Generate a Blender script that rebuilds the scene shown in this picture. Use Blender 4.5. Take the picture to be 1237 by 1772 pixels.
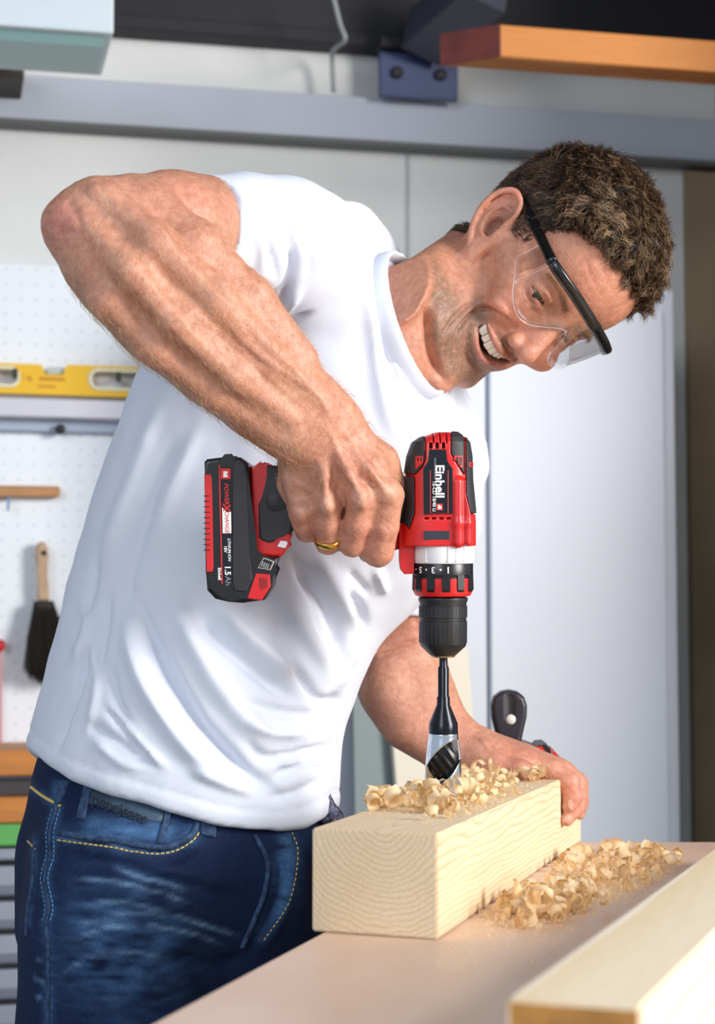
import bpy, bmesh, math
import numpy as np
from mathutils import Vector, Matrix, noise as mnoise
from mathutils.bvhtree import BVHTree

for o in list(bpy.data.objects):
    bpy.data.objects.remove(o)
scene = bpy.context.scene
COL = scene.collection
rng = np.random.default_rng(7)

# ------------------------------------------------------------------ camera
IMW, IMH, FPX = 1237.0, 1772.0, 3200.0
CAMZ = 1.1075
PITCH = math.atan(232.0 / FPX)
cam_data = bpy.data.cameras.new('camera')
cam = bpy.data.objects.new('camera', cam_data)
COL.objects.link(cam)
cam.location = (0, 0, CAMZ)
cam.rotation_euler = (math.pi / 2 + PITCH, 0, 0)
cam_data.sensor_fit = 'VERTICAL'
cam_data.sensor_height = 36.0
cam_data.lens = FPX / IMH * 36.0
cam_data.clip_start = 0.05
cam_data.dof.use_dof = True
cam_data.dof.focus_distance = 1.65
cam_data.dof.aperture_fstop = 7.0
scene.camera = cam

# ------------------------------------------------------------------ light
world = bpy.data.worlds.new('world')
scene.world = world
world.use_nodes = True
wn_ = world.node_tree.nodes
wn_['Background'].inputs[0].default_value = (0.74, 0.85, 1.0, 1)
wn_['Background'].inputs[1].default_value = 0.55


def area_light(name, loc, target, size, size_y, power, color):
    l = bpy.data.lights.new(name, 'AREA')
    l.shape = 'RECTANGLE'
    l.size = size
    l.size_y = size_y
    l.energy = power
    l.color = color
    o = bpy.data.objects.new(name, l)
    COL.objects.link(o)
    o.location = loc
    o.rotation_euler = (Vector(target) - Vector(loc)).to_track_quat('-Z', 'Y').to_euler()
    return o


area_light('window_light', (2.6, 0.2, 1.95), (0.05, 1.75, 1.2), 1.1, 1.1, 104, (1.0, 0.955, 0.89))
area_light('front_fill_light', (-1.6, -3.2, 2.6), (0.0, 2.4, 1.5), 2.0, 1.4, 58, (0.95, 0.98, 1.0))  # added fill lamp behind the camera, brightens the man and the wall

scene.view_settings.view_transform = 'Standard'
scene.view_settings.look = 'None'
scene.view_settings.gamma = 1.0
scene.view_settings.use_curve_mapping = False
scene.view_settings.exposure = 0.33

# ------------------------------------------------------------------ pixel <-> place helpers
CAMP = np.array([0, 0, CAMZ])
RGT = np.array([1.0, 0, 0])
FWD = np.array([0, math.cos(PITCH), math.sin(PITCH)])
UPV = np.array([0, -math.sin(PITCH), math.cos(PITCH)])


def U(px, py, d):
    return CAMP + d * (FWD + RGT * ((px - IMW / 2) / FPX) + UPV * ((IMH / 2 - py) / FPX))


def ray(px, py):
    return FWD + RGT * ((px - IMW / 2) / FPX) + UPV * ((IMH / 2 - py) / FPX)


def on_z(px, py, z):
    r = ray(px, py)
    return CAMP + r * ((z - CAMZ) / r[2])


def on_plane(px, py, p0, n):
    r = ray(px, py)
    return CAMP + r * (np.dot(np.asarray(p0) - CAMP, n) / np.dot(r, n))


def proj(V):
    Q = np.asarray(V) - CAMP
    d = Q @ FWD
    return np.stack([IMW / 2 + FPX * (Q @ RGT) / d, IMH / 2 - FPX * (Q @ UPV) / d, d], -1)


# ------------------------------------------------------------------ object helpers
def tag(o, label=None, cat=None, group=None, kind=None):
    if label: o['label'] = label
    if cat: o['category'] = cat
    if group: o['group'] = group
    if kind: o['kind'] = kind
    return o


def thing(name, loc, label=None, cat=None, group=None):
    o = bpy.data.objects.new(name, None)
    COL.objects.link(o)
    o.empty_display_size = 0.05
    o.location = tuple(float(c) for c in loc)
    return tag(o, label, cat, group)


def wloc(o):
    v = np.zeros(3)
    while o is not None:
        v = v + np.array(o.location)
        o = o.parent
    return v


def mesh_obj(name, V, F, mat=None, parent=None, origin=None, smooth=False, mats=None):
    """V in place coordinates; the object sits at its parent's (or its own) origin."""
    V = np.asarray(V, float)
    if parent is not None:
        org = wloc(parent)
    elif origin is not None:
        org = np.asarray(origin, float)
    else:
        org = np.array([(V[:, 0].min() + V[:, 0].max()) / 2, (V[:, 1].min() + V[:, 1].max()) / 2, V[:, 2].min()])
    me = bpy.data.meshes.new(name)
    me.from_pydata((V - org).tolist(), [], F.tolist() if isinstance(F, np.ndarray) else F)
    me.update()
    if mat is not None: me.materials.append(mat)
    for m in (mats or []): me.materials.append(m)
    if smooth:
        me.shade_smooth()
    o = bpy.data.objects.new(name, me)
    COL.objects.link(o)
    if parent is not None:
        o.parent = parent
    else:
        o.location = tuple(org)
    return o


def bm_arrays(bm):
    bm.verts.index_update()
    V = np.array([v.co[:] for v in bm.verts])
    F = [[v.index for v in f.verts] for f in bm.faces]
    bm.free()
    return V, F


def box_arrays(cx, hx, bevel=0.0, seg=2):
    bm = bmesh.new()
    bmesh.ops.create_cube(bm, size=2.0)
    for v in bm.verts:
        v.co = Vector((v.co.x * hx[0], v.co.y * hx[1], v.co.z * hx[2]))
    if bevel > 0:
        bmesh.ops.bevel(bm, geom=bm.edges[:], offset=bevel, segments=seg, affect='EDGES', profile=0.5)
    V, F = bm_arrays(bm)
    return V + np.asarray(cx), F


def prism_arrays(poly, h0, h1, bevel=0.0, seg=2):
    """poly in (x, y); extruded in z from h0 to h1."""
    bm = bmesh.new()
    P = np.asarray(poly, float)
    area = 0.5 * np.sum(P[:, 0] * np.roll(P[:, 1], -1) - np.roll(P[:, 0], -1) * P[:, 1])
    if area < 0: P = P[::-1]
    b = [bm.verts.new((x, y, h0)) for x, y in P]
    t = [bm.verts.new((x, y, h1)) for x, y in P]
    n = len(P)
    bm.faces.new(list(reversed(b)))
    bm.faces.new(t)
    for i in range(n):
        bm.faces.new([b[i], b[(i + 1) % n], t[(i + 1) % n], t[i]])
    if bevel > 0:
        es = [e for e in bm.edges if abs(e.verts[0].co.z - e.verts[1].co.z) < 1e-9]
        bmesh.ops.bevel(bm, geom=es, offset=bevel, segments=seg, affect='EDGES', profile=0.5)
    return bm_arrays(bm)


def lathe_arrays(prof, n=48):
    """prof [(r, z)] about z."""
    V, F = [], []
    m = len(prof)
    for i in range(n):
        a = 2 * math.pi * i / n
        for r, z in prof:
            V.append((r * math.cos(a), r * math.sin(a), z))
    for i in range(n):
        j = (i + 1) % n
        for k in range(m - 1):
            F.append([i * m + k, j * m + k, j * m + k + 1, i * m + k + 1])
    F.append([i * m for i in range(n)][::-1])
    F.append([i * m + m - 1 for i in range(n)])
    return np.array(V), F


def tube_arrays(P, R, n=8, closed=False, flat=None):
    """sweep of a circle (or a flattened one: flat=(normal, ratio)) along P."""
    P = np.asarray(P, float)
    m = len(P)
    R = np.broadcast_to(np.asarray(R, float), (m,))
    if closed:
        T = np.roll(P, -1, 0) - np.roll(P, 1, 0)
    else:
        T = np.gradient(P, axis=0)
    T = T / (np.linalg.norm(T, axis=1)[:, None] + 1e-12)
    ref = np.array([0.31, 0.55, 0.77]) if flat is None else np.asarray(flat[0], float)
    V = []
    for i in range(m):
        a = ref - T[i] * np.dot(ref, T[i])
        a /= np.linalg.norm(a) + 1e-12
        b = np.cross(T[i], a)
        if flat is None: ref = a
        k = 1.0 if flat is None else flat[1]
        for j in range(n):
            t = 2 * math.pi * j / n
            V.append(P[i] + R[i] * (a * math.cos(t) * k + b * math.sin(t)))
    F = []
    for i in range(m if closed else m - 1):
        i2 = (i + 1) % m
        for j in range(n):
            j2 = (j + 1) % n
            F.append([i * n + j, i * n + j2, i2 * n + j2, i2 * n + j])
    if not closed:
        F.append(list(range(n))[::-1])
        F.append([(m - 1) * n + j for j in range(n)])
    return np.array(V), F


def join_arrays(parts):
    V, F, o = [], [], 0
    for v, f in parts:
        V.append(np.asarray(v))
        F += [[i + o for i in g] for g in (f.tolist() if isinstance(f, np.ndarray) else f)]
        o += len(v)
    return np.concatenate(V), F


def spline(P, n):
    """Catmull-Rom through P, n samples per span."""
    P = np.asarray(P, float)
    Q = np.concatenate([[2 * P[0] - P[1]], P, [2 * P[-1] - P[-2]]])
    out = []
    for i in range(1, len(Q) - 2):
        for t in np.linspace(0, 1, n, endpoint=False):
            a, b, c, d = Q[i - 1], Q[i], Q[i + 1], Q[i + 2]
            out.append(0.5 * (2 * b + (c - a) * t + (2 * a - 5 * b + 4 * c - d) * t * t + (3 * b - a - 3 * c + d) * t ** 3))
    out.append(P[-1])
    return np.array(out)


# ------------------------------------------------------------------ materials
def srgb(r, g, b):
    f = lambda c: (c / 255 / 12.92) if c / 255 <= 0.04045 else ((c / 255 + 0.055) / 1.055) ** 2.4
    return (f(r), f(g), f(b), 1.0)


MATS = {}


def mat(name, col, rough=0.5, metal=0.0, var=0.0, vscale=8.0, bump=0.0, bscale=60.0, spec=0.5, stretch=None,
        col2=None, coat=0.0, sss=0.0, attr=None, trans=0.0):
    if name in MATS: return MATS[name]
    m = bpy.data.materials.new(name)
    m.use_nodes = True
    nt = m.node_tree
    N, L = nt.nodes, nt.links
    b = N['Principled BSDF']
    b.inputs['Roughness'].default_value = rough
    b.inputs['Metallic'].default_value = metal
    b.inputs['Specular IOR Level'].default_value = spec
    b.inputs['Coat Weight'].default_value = coat
    if sss > 0:
        b.inputs['Subsurface Weight'].default_value = sss
        b.inputs['Subsurface Radius'].default_value = (1.0, 0.35, 0.2)
        b.inputs['Subsurface Scale'].default_value = 0.006
    b.inputs['Base Color'].default_value = col
    tc = N.new('ShaderNodeTexCoord')
    src = tc.outputs['Object']
    if stretch:
        mp = N.new('ShaderNodeMapping')
        mp.inputs['Scale'].default_value = stretch
        L.new(src, mp.inputs['Vector'])
        src = mp.outputs[0]
    colsock = None
    if attr:
        at = N.new('ShaderNodeAttribute')
        at.attribute_name = attr
        colsock = at.outputs['Color']
    if var > 0:
        nz = N.new('ShaderNodeTexNoise')
        nz.inputs['Scale'].default_value = vscale
        nz.inputs['Detail'].default_value = 6
        L.new(src, nz.inputs['Vector'])
        mx = N.new('ShaderNodeMix')
        mx.data_type = 'RGBA'
        rp = N.new('ShaderNodeMapRange')
        rp.inputs[1].default_value = 0.35
        rp.inputs[2].default_value = 0.65
        L.new(nz.outputs[0], rp.inputs[0])
        L.new(rp.outputs[0], mx.inputs[0])
        if colsock is None:
            c2 = col2 or tuple(c * (1 - var) for c in col[:3]) + (1,)
            mx.inputs[6].default_value = col
            mx.inputs[7].default_value = c2
        else:
            ml = N.new('ShaderNodeMix')
            ml.data_type = 'RGBA'
            ml.blend_type = 'MULTIPLY'
            ml.inputs[0].default_value = 1
            ml.inputs[7].default_value = col2 or (1 - var, 1 - var, 1 - var, 1)
            L.new(colsock, ml.inputs[6])
            L.new(colsock, mx.inputs[6])
            L.new(ml.outputs[2], mx.inputs[7])
        colsock = mx.outputs[2]
    if colsock is not None: L.new(colsock, b.inputs['Base Color'])
    if bump > 0:
        n2 = N.new('ShaderNodeTexNoise')
        n2.inputs['Scale'].default_value = bscale
        n2.inputs['Detail'].default_value = 4
        L.new(src, n2.inputs['Vector'])
        bp = N.new('ShaderNodeBump')
        bp.inputs['Strength'].default_value = bump
        bp.inputs['Distance'].default_value = 0.002
        L.new(n2.outputs[0], bp.inputs['Height'])
        L.new(bp.outputs[0], b.inputs['Normal'])
    MATS[name] = m
    return m


def wood_mat(name, light, dark, center=(0, 0, 0), rings=55.0, distort=2.5, contrast=(0.35, 0.9), blotch=0.25, rough=0.6,
             fine=0.35):
    """growth rings about the object's own Y axis through center: rings on the end, grain on the sides."""
    m = bpy.data.materials.new(name)
    m.use_nodes = True
    N, L = m.node_tree.nodes, m.node_tree.links
    b = N['Principled BSDF']
    b.inputs['Roughness'].default_value = rough
    b.inputs['Specular IOR Level'].default_value = 0.3
    tc = N.new('ShaderNodeTexCoord')
    mp = N.new('ShaderNodeMapping')
    mp.inputs['Location'].default_value = tuple(-c for c in center)
    L.new(tc.outputs['Object'], mp.inputs['Vector'])
    mp2 = N.new('ShaderNodeMapping')
    mp2.inputs['Scale'].default_value = (1, 0.22, 1)
    L.new(mp.outputs[0], mp2.inputs['Vector'])
    wv = N.new('ShaderNodeTexWave')
    wv.wave_type = 'RINGS'
    wv.rings_direction = 'Y'
    wv.wave_profile = 'SAW'
    wv.inputs['Scale'].default_value = rings
    wv.inputs['Distortion'].default_value = distort
    wv.inputs['Detail'].default_value = 2.0
    wv.inputs['Detail Scale'].default_value = 0.35
    L.new(mp2.outputs[0], wv.inputs['Vector'])
    rp = N.new('ShaderNodeMapRange')
    rp.inputs[1].default_value = contrast[0]
    rp.inputs[2].default_value = contrast[1]
    L.new(wv.outputs[1], rp.inputs[0])
    mx = N.new('ShaderNodeMix'); mx.data_type = 'RGBA'
    mx.inputs[6].default_value = light
    mx.inputs[7].default_value = dark
    L.new(rp.outputs[0], mx.inputs[0])
    # blotches and fine fibre
    nz = N.new('ShaderNodeTexNoise'); nz.inputs['Scale'].default_value = 9; nz.inputs['Detail'].default_value = 5
    L.new(mp2.outputs[0], nz.inputs['Vector'])
    ml = N.new('ShaderNodeMix'); ml.data_type = 'RGBA'; ml.blend_type = 'MULTIPLY'
    ml.inputs[7].default_value = (0.80, 0.66, 0.52, 1)
    r2 = N.new('ShaderNodeMapRange'); r2.inputs[1].default_value = 0.45; r2.inputs[2].default_value = 0.75
    r2.inputs[4].default_value = blotch * 2
    L.new(nz.outputs[0], r2.inputs[0]); L.new(r2.outputs[0], ml.inputs[0]); L.new(mx.outputs[2], ml.inputs[6])
    mp3 = N.new('ShaderNodeMapping'); mp3.inputs['Scale'].default_value = (420, 14, 420)
    L.new(tc.outputs['Object'], mp3.inputs['Vector'])
    n3 = N.new('ShaderNodeTexNoise'); n3.inputs['Scale'].default_value = 1.0; n3.inputs['Detail'].default_value = 3
    L.new(mp3.outputs[0], n3.inputs['Vector'])
    m3 = N.new('ShaderNodeMix'); m3.data_type = 'RGBA'; m3.blend_type = 'MULTIPLY'
    m3.inputs[7].default_value = (0.78, 0.7, 0.6, 1)
    r3 = N.new('ShaderNodeMapRange'); r3.inputs[1].default_value = 0.4; r3.inputs[2].default_value = 0.75; r3.inputs[4].default_value = fine
    L.new(n3.outputs[0], r3.inputs[0]); L.new(r3.outputs[0], m3.inputs[0]); L.new(ml.outputs[2], m3.inputs[6])
    L.new(m3.outputs[2], b.inputs['Base Color'])
    bp = N.new('ShaderNodeBump'); bp.inputs['Strength'].default_value = 0.25; bp.inputs['Distance'].default_value = 0.001
    L.new(n3.outputs[0], bp.inputs['Height']); L.new(bp.outputs[0], b.inputs['Normal'])
    return m


# ------------------------------------------------------------------ distance fields -> one smooth mesh
class Field:
    def __init__(s, lo, hi, h, big=1.0):
        s.lo = np.asarray(lo, np.float32); s.h = float(h)
        s.n = np.ceil((np.asarray(hi) - s.lo) / h).astype(int) + 1
        s.ax = [(s.lo[i] + h * np.arange(s.n[i])).astype(np.float32) for i in range(3)]
        s.F = np.full(tuple(s.n), big, np.float32)

    def sub(s, lo, hi, m):
        sl = []
        for i in range(3):
            a = int(max(0, math.floor((lo[i] - m - s.lo[i]) / s.h)))
            b = int(min(s.n[i], math.ceil((hi[i] + m - s.lo[i]) / s.h) + 1))
            if b <= a: return None
            sl.append(slice(a, b))
        X = s.ax[0][sl[0]][:, None, None]; Y = s.ax[1][sl[1]][None, :, None]; Z = s.ax[2][sl[2]][None, None, :]
        return tuple(sl), X, Y, Z

    def comb(s, sl, d, k, op):
        A = s.F[sl]
        if op == 'u':
            if k <= 0: s.F[sl] = np.minimum(A, d)
            else:
                h = np.maximum(k - np.abs(A - d), 0) / k
                s.F[sl] = np.minimum(A, d) - h * h * k * 0.25
        elif op == 's':
            d = -d
            if k <= 0: s.F[sl] = np.maximum(A, d)
            else:
                h = np.maximum(k - np.abs(A - d), 0) / k
                s.F[sl] = np.maximum(A, d) + h * h * k * 0.25

    def ell(s, c, r, k=0.0, op='u', M=None, mar=None):
        c = np.asarray(c, float); r = np.asarray(r, float)
        R = r if M is None else np.full(3, r.max())
        m = (mar if mar is not None else max(k, 4 * s.h) * 1.5 + 3 * s.h)
        q = s.sub(c - R, c + R, m)
        if q is None: return
        sl, X, Y, Z = q
        x, y, z = X - c[0], Y - c[1], Z - c[2]
        if M is not None:
            M = np.asarray(M, float)  # rows = local axes
            x, y, z = [M[i, 0] * x + M[i, 1] * y + M[i, 2] * z for i in range(3)]
        k0 = np.sqrt((x / r[0]) ** 2 + (y / r[1]) ** 2 + (z / r[2]) ** 2)
        k1 = np.sqrt((x / r[0] ** 2) ** 2 + (y / r[1] ** 2) ** 2 + (z / r[2] ** 2) ** 2)
        d = k0 * (k0 - 1) / np.maximum(k1, 1e-9)
        s.comb(sl, d.astype(np.float32), k, op)

    def cone(s, a, b, ra, rb, k=0.0, op='u', n=None, fa=1.0, fb=None):
        """tapered capsule; with n, the radius along n is ra*fa at a and rb*fb at b."""
        a = np.asarray(a, float); b = np.asarray(b, float)
        fb = fa if fb is None else fb
        mr = max(ra, rb) * max(1, fa, fb)
        m = mr + max(k, 4 * s.h) * 1.5 + 3 * s.h
        q = s.sub(np.minimum(a, b), np.maximum(a, b), m)
        if q is None: return
        sl, X, Y, Z = q
        ab = b - a; L2 = float(ab @ ab) + 1e-12
        x, y, z = X - a[0], Y - a[1], Z - a[2]
        t = np.clip((x * ab[0] + y * ab[1] + z * ab[2]) / L2, 0, 1)
        x = x - t * ab[0]; y = y - t * ab[1]; z = z - t * ab[2]
        r = ra + (rb - ra) * t
        if n is None:
            d = np.sqrt(x * x + y * y + z * z) - r
        else:
            n = np.asarray(n, float); T = ab / math.sqrt(L2)
            n = n - T * (n @ T); n /= np.linalg.norm(n)
            f = fa + (fb - fa) * t
            qn = x * n[0] + y * n[1] + z * n[2]
            q2 = np.maximum(x * x + y * y + z * z - qn * qn, 0)
            rn = r * f
            k0 = np.sqrt(q2 / (r * r) + qn * qn / (rn * rn))
            k1 = np.sqrt(q2 / r ** 4 + qn * qn / rn ** 4)
            d = k0 * (k0 - 1) / np.maximum(k1, 1e-9)
        s.comb(sl, d.astype(np.float32), k, op)

    def chain(s, P, R, k=0.0, kj=None, op='u', n=None, f=None):
        for i in range(len(P) - 1):
            f0 = 1.0 if f is None else (f[i] if hasattr(f, '__len__') else f)
            f1 = 1.0 if f is None else (f[i + 1] if hasattr(f, '__len__') else f)
            s.cone(P[i], P[i + 1], R[i], R[i + 1], k if i == 0 or kj is None else kj, op, n, f0, f1)

    def fn(s, g, lo, hi, k=0.0, op='u', mar=0.0):
        q = s.sub(np.asarray(lo), np.asarray(hi), mar)
        if q is None: return
        sl, X, Y, Z = q
        s.comb(sl, np.broadcast_to(g(X, Y, Z), s.F[sl].shape).astype(np.float32), k, op)

    def plane(s, c, n, k=0.0):
        """keep the side opposite to n."""
        c = np.asarray(c, float); n = np.asarray(n, float); n = n / np.linalg.norm(n)
        X, Y, Z = s.ax[0][:, None, None], s.ax[1][None, :, None], s.ax[2][None, None, :]
        d = ((X - c[0]) * n[0] + (Y - c[1]) * n[1] + (Z - c[2]) * n[2]).astype(np.float32)
        s.comb((slice(None),) * 3, -d, k, 's')

    def mesh(s, smooth=0):
        F = s.F
        F[0], F[-1] = np.maximum(F[0], 1e-4), np.maximum(F[-1], 1e-4)
        F[:, 0], F[:, -1] = np.maximum(F[:, 0], 1e-4), np.maximum(F[:, -1], 1e-4)
        F[:, :, 0], F[:, :, -1] = np.maximum(F[:, :, 0], 1e-4), np.maximum(F[:, :, -1], 1e-4)
        S = F < 0
        c = S[:-1, :-1, :-1].astype(np.int8)
        cnt = np.zeros_like(c)
        for dx in (0, 1):
            for dy in (0, 1):
                for dz in (0, 1):
                    cnt += S[dx:F.shape[0] - 1 + dx, dy:F.shape[1] - 1 + dy, dz:F.shape[2] - 1 + dz]
        act = (cnt > 0) & (cnt < 8)
        I, J, K = np.nonzero(act)
        idx = np.full(act.shape, -1, np.int32)
        idx[I, J, K] = np.arange(len(I))
        cor = {}
        for dx in (0, 1):
            for dy in (0, 1):
                for dz in (0, 1):
                    cor[dx, dy, dz] = F[I + dx, J + dy, K + dz]
        acc = np.zeros((len(I), 3)); num = np.zeros(len(I))
        for p in cor:
            for a in range(3):
                if p[a] == 0:
                    q = list(p); q[a] = 1; q = tuple(q)
                    va, vb = cor[p], cor[q]
                    cr = (va < 0) != (vb < 0)
                    t = np.where(cr, va / np.where(cr, va - vb, 1), 0)
                    pos = np.tile(np.array(p, float), (len(I), 1)); pos[:, a] = t
                    acc += pos * cr[:, None]; num += cr
        V = acc / num[:, None]
        V = s.lo + s.h * (V + np.stack([I, J, K], -1))
        faces = []
        for a in range(3):
            b, c2 = (a + 1) % 3, (a + 2) % 3
            S0 = [slice(None)] * 3; S1 = [slice(None)] * 3
            S0[a] = slice(0, -1); S1[a] = slice(1, None)
            ch = S[tuple(S0)] != S[tuple(S1)]
            e = np.array(np.nonzero(ch)).T
            ok = (e[:, b] > 0) & (e[:, c2] > 0) & (e[:, b] < F.shape[b] - 1) & (e[:, c2] < F.shape[c2] - 1)
            e = e[ok]
            inside0 = S[e[:, 0], e[:, 1], e[:, 2]]
            def cell(db, dc):
                g = e.copy(); g[:, b] -= db; g[:, c2] -= dc
                return idx[g[:, 0], g[:, 1], g[:, 2]]
            q = np.stack([cell(1, 1), cell(0, 1), cell(0, 0), cell(1, 0)], -1)
            q[~inside0] = q[~inside0][:, ::-1]
            faces.append(q)
        Fq = np.concatenate(faces)
        Fq = Fq[(Fq >= 0).all(1)]
        for _ in range(smooth):
            V = relax(V, Fq, 0.5)
        return V, Fq


def relax(V, F, w):
    acc = np.zeros_like(V); n = np.zeros(len(V))
    for a in range(4):
        for b in (1, 3):
            np.add.at(acc, F[:, a], V[F[:, (a + b) % 4]]); np.add.at(n, F[:, a], 1)
    n = np.maximum(n, 1)
    return V * (1 - w) + w * acc / n[:, None]


def normals(V, F):
    fn = np.cross(V[F[:, 2]] - V[F[:, 0]], V[F[:, 3]] - V[F[:, 1]])
    N = np.zeros_like(V)
    for a in range(4): np.add.at(N, F[:, a], fn)
    return N / (np.linalg.norm(N, axis=1)[:, None] + 1e-12)


def poly_dist(Q, pts):
    """distance of 2-d or 3-d points Q to a polyline, and the parameter 0..1 along it, and the side."""
    pts = np.asarray(pts, float)
    best = np.full(len(Q), 1e9); par = np.zeros(len(Q)); sd = np.zeros(len(Q))
    L = np.concatenate([[0], np.cumsum(np.linalg.norm(np.diff(pts, axis=0), axis=1))])
    for i in range(len(pts) - 1):
        a, b = pts[i], pts[i + 1]
        ab = b - a
        t = np.clip((Q - a) @ ab / (ab @ ab + 1e-12), 0, 1)
        e = Q - a - t[:, None] * ab
        d = np.linalg.norm(e, axis=1)
        m = d < best
        best[m] = d[m]; par[m] = (L[i] + t[m] * (L[i + 1] - L[i])) / L[-1]
        if Q.shape[1] == 2:
            sd[m] = np.sign(ab[0] * e[m, 1] - ab[1] * e[m, 0])
    return best, par, sd


def sculpt(V, F, strokes, space=None):
    """strokes: (polyline in image pixels of the reference view, half width, height in m[, skew]). Displaces along normals."""
    N = normals(V, F)
    Q = proj(V) if space is None else space(V)
    view = V - CAMP
    view = view / np.linalg.norm(view, axis=1)[:, None]
    face = np.clip(-(N * view).sum(1) / 0.35, 0, 1)
    D = np.zeros(len(V))
    for st in strokes:
        pts, w, amp = st[:3]
        sk = st[3] if len(st) > 3 else 0.0
        pts = np.asarray(pts, float)
        lo, hi = pts.min(0) - 3 * w, pts.max(0) + 3 * w
        m = (Q[:, 0] > lo[0]) & (Q[:, 0] < hi[0]) & (Q[:, 1] > lo[1]) & (Q[:, 1] < hi[1]) & (face > 0)
        if not m.any(): continue
        sp = spline(pts, 6) if len(pts) > 2 else pts
        d, t, sd = poly_dist(Q[m][:, :2], sp)
        ww = w * (1 + sk * sd)
        e = np.exp(-(d / ww) ** 2)
        fade = np.clip(np.minimum(t, 1 - t) * 4 + 0.15, 0, 1)
        D[m] += amp * e * fade * face[m]
    return V + N * D[:, None]


def vnoise(V, scale, seed=0.0):
    return np.array([mnoise.noise(Vector((float(a * scale + seed), float(b * scale + seed * 1.7), float(c * scale - seed)))) for a, b, c in V])


def set_color(o, C, name='Col'):
    a = o.data.color_attributes.new(name, 'FLOAT_COLOR', 'POINT')
    C4 = np.ones((len(C), 4), np.float32); C4[:, :3] = C
    a.data.foreach_set('color', C4.ravel())


def text_arrays(s, size, bold=0.0, shear=0.0, spacing=1.0):
    cu = bpy.data.curves.new('t', 'FONT')
    cu.body = s; cu.size = size; cu.align_x = 'CENTER'; cu.align_y = 'CENTER'
    cu.offset = bold; cu.shear = shear; cu.resolution_u = 3; cu.space_character = spacing
    o = bpy.data.objects.new('t', cu); COL.objects.link(o)
    dg = bpy.context.evaluated_depsgraph_get(); dg.update()
    me = bpy.data.meshes.new_from_object(o.evaluated_get(dg))
    V = np.array([v.co[:] for v in me.vertices]); F = [list(p.vertices) for p in me.polygons]
    bpy.data.objects.remove(o); bpy.data.curves.remove(cu); bpy.data.meshes.remove(me)
    return V, F

# ================================================================== the setting
WA = math.radians(12.6)
WX = np.array([math.cos(WA), math.sin(WA), 0]); WZ = np.array([0, 0, 1.0]); WN = np.array([math.sin(WA), -math.cos(WA), 0])
WP0 = U(618, 700, 3.2); WP0 = np.array([WP0[0], WP0[1], 0.0])


def WS(px, py, off=0.0):
    """(s along the wall, height) of the point seen at a pixel on the plane off metres before the wall."""
    p = on_plane(px, py, WP0 + WN * off, WN) - WP0 - WN * off
    return float(p @ WX), float(p[2])


def W3(P):
    """wall coordinates (s, z, off) -> place."""
    P = np.asarray(P, float)
    return WP0 + P[:, :1] * WX + P[:, 1:2] * WZ + P[:, 2:3] * WN


def wall_box(name, x0, y0, x1, y1, o0, o1, m, parent=None, bevel=0.003, kind=None, z0=None, z1=None):
    s0, a = WS(x0, y0, o1); s1, b = WS(x1, y1, o1)
    _, a = WS((x0 + x1) / 2, y0, o1); _, b = WS((x0 + x1) / 2, y1, o1)
    if z0 is not None: b = z0
    if z1 is not None: a = z1
    V, F = box_arrays(((s0 + s1) / 2, (a + b) / 2, (o0 + o1) / 2), ((s1 - s0) / 2, (a - b) / 2, (o1 - o0) / 2), bevel, 2)
    o = mesh_obj(name, W3(V), F, m, parent)
    if kind: o['kind'] = kind
    return o


def wall_prism(name, poly, o0, o1, m, parent=None, bevel=0.0):
    P = [WS(x, y, o1) for x, y in poly]
    V, F = prism_arrays(P, o0, o1, bevel)
    return mesh_obj(name, W3(V), F, m, parent)


def wpt(px, py, off):
    s, z = WS(px, py, off)
    return W3([(s, z, off)])[0]


M_conc = mat('concrete', srgb(226, 228, 228), 0.85, var=0.16, vscale=2.2, bump=0.3, bscale=25)
M_floor = mat('floor_concrete', srgb(120, 118, 114), 0.8, var=0.2, vscale=3)
M_dark = mat('dark_steel', srgb(22, 23, 34), 0.55, var=0.2, vscale=4)
M_steel = mat('grey_painted_steel', srgb(182, 189, 203), 0.55, var=0.06, vscale=3)
M_white = mat('white_lacquer', srgb(212, 218, 230), 0.45)
M_black = mat('black_plastic', srgb(22, 22, 24), 0.42)

V, F = box_arrays((0.6, 1.35, -0.1), (3.4, 1.35, 0.1))
wall = mesh_obj('wall_back', W3(V), F, M_conc); tag(wall, kind='structure')
# joints of the cast concrete panels: shallow shadow-gap strips standing on the wall face
sj, _ = WS(705, 350)
M_joint = mat('joint_filler', srgb(178, 182, 186), 0.9)
V, F = box_arrays((sj, 1.6, 0.001), (0.003, 0.9, 0.002)); jo = mesh_obj('trim_1', W3(V), F, M_joint); tag(jo, kind='structure')

V, F = box_arrays((0, 1.5, -0.05), (5, 4.5, 0.05)); fl = mesh_obj('floor', V, F, M_floor); tag(fl, kind='structure')
V, F = box_arrays((0.3, 3.1, 2.75), (4, 1.9, 0.05)); ce = mesh_obj('ceiling', V, F, M_dark); tag(ce, kind='structure')
# unseen side wall added at the right to shade the back wall's corner
M_wallr = mat('brown_grey_plaster', srgb(128, 116, 98), 0.9, var=0.2, vscale=3)
s_r, _ = WS(1246, 700)
V, F = box_arrays((s_r + 0.1, 1.35, 0.55), (0.1, 1.35, 0.55)); wr = mesh_obj('shade_wall_right', W3(V), F, M_wallr); tag(wr, kind='structure')

s_a, zc = WS(1188, 296, 0.02); s_b, _ = WS(1246, 296, 0.02)
V, F = box_arrays(((s_a + s_b) / 2, zc / 2, 0.011), ((s_b - s_a) / 2, zc / 2, 0.01)); wc = mesh_obj('wall_corner', W3(V), F, mat('brown_plaster', srgb(164, 146, 118), 0.9, var=0.3, vscale=3)); tag(wc, kind='structure')

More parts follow.
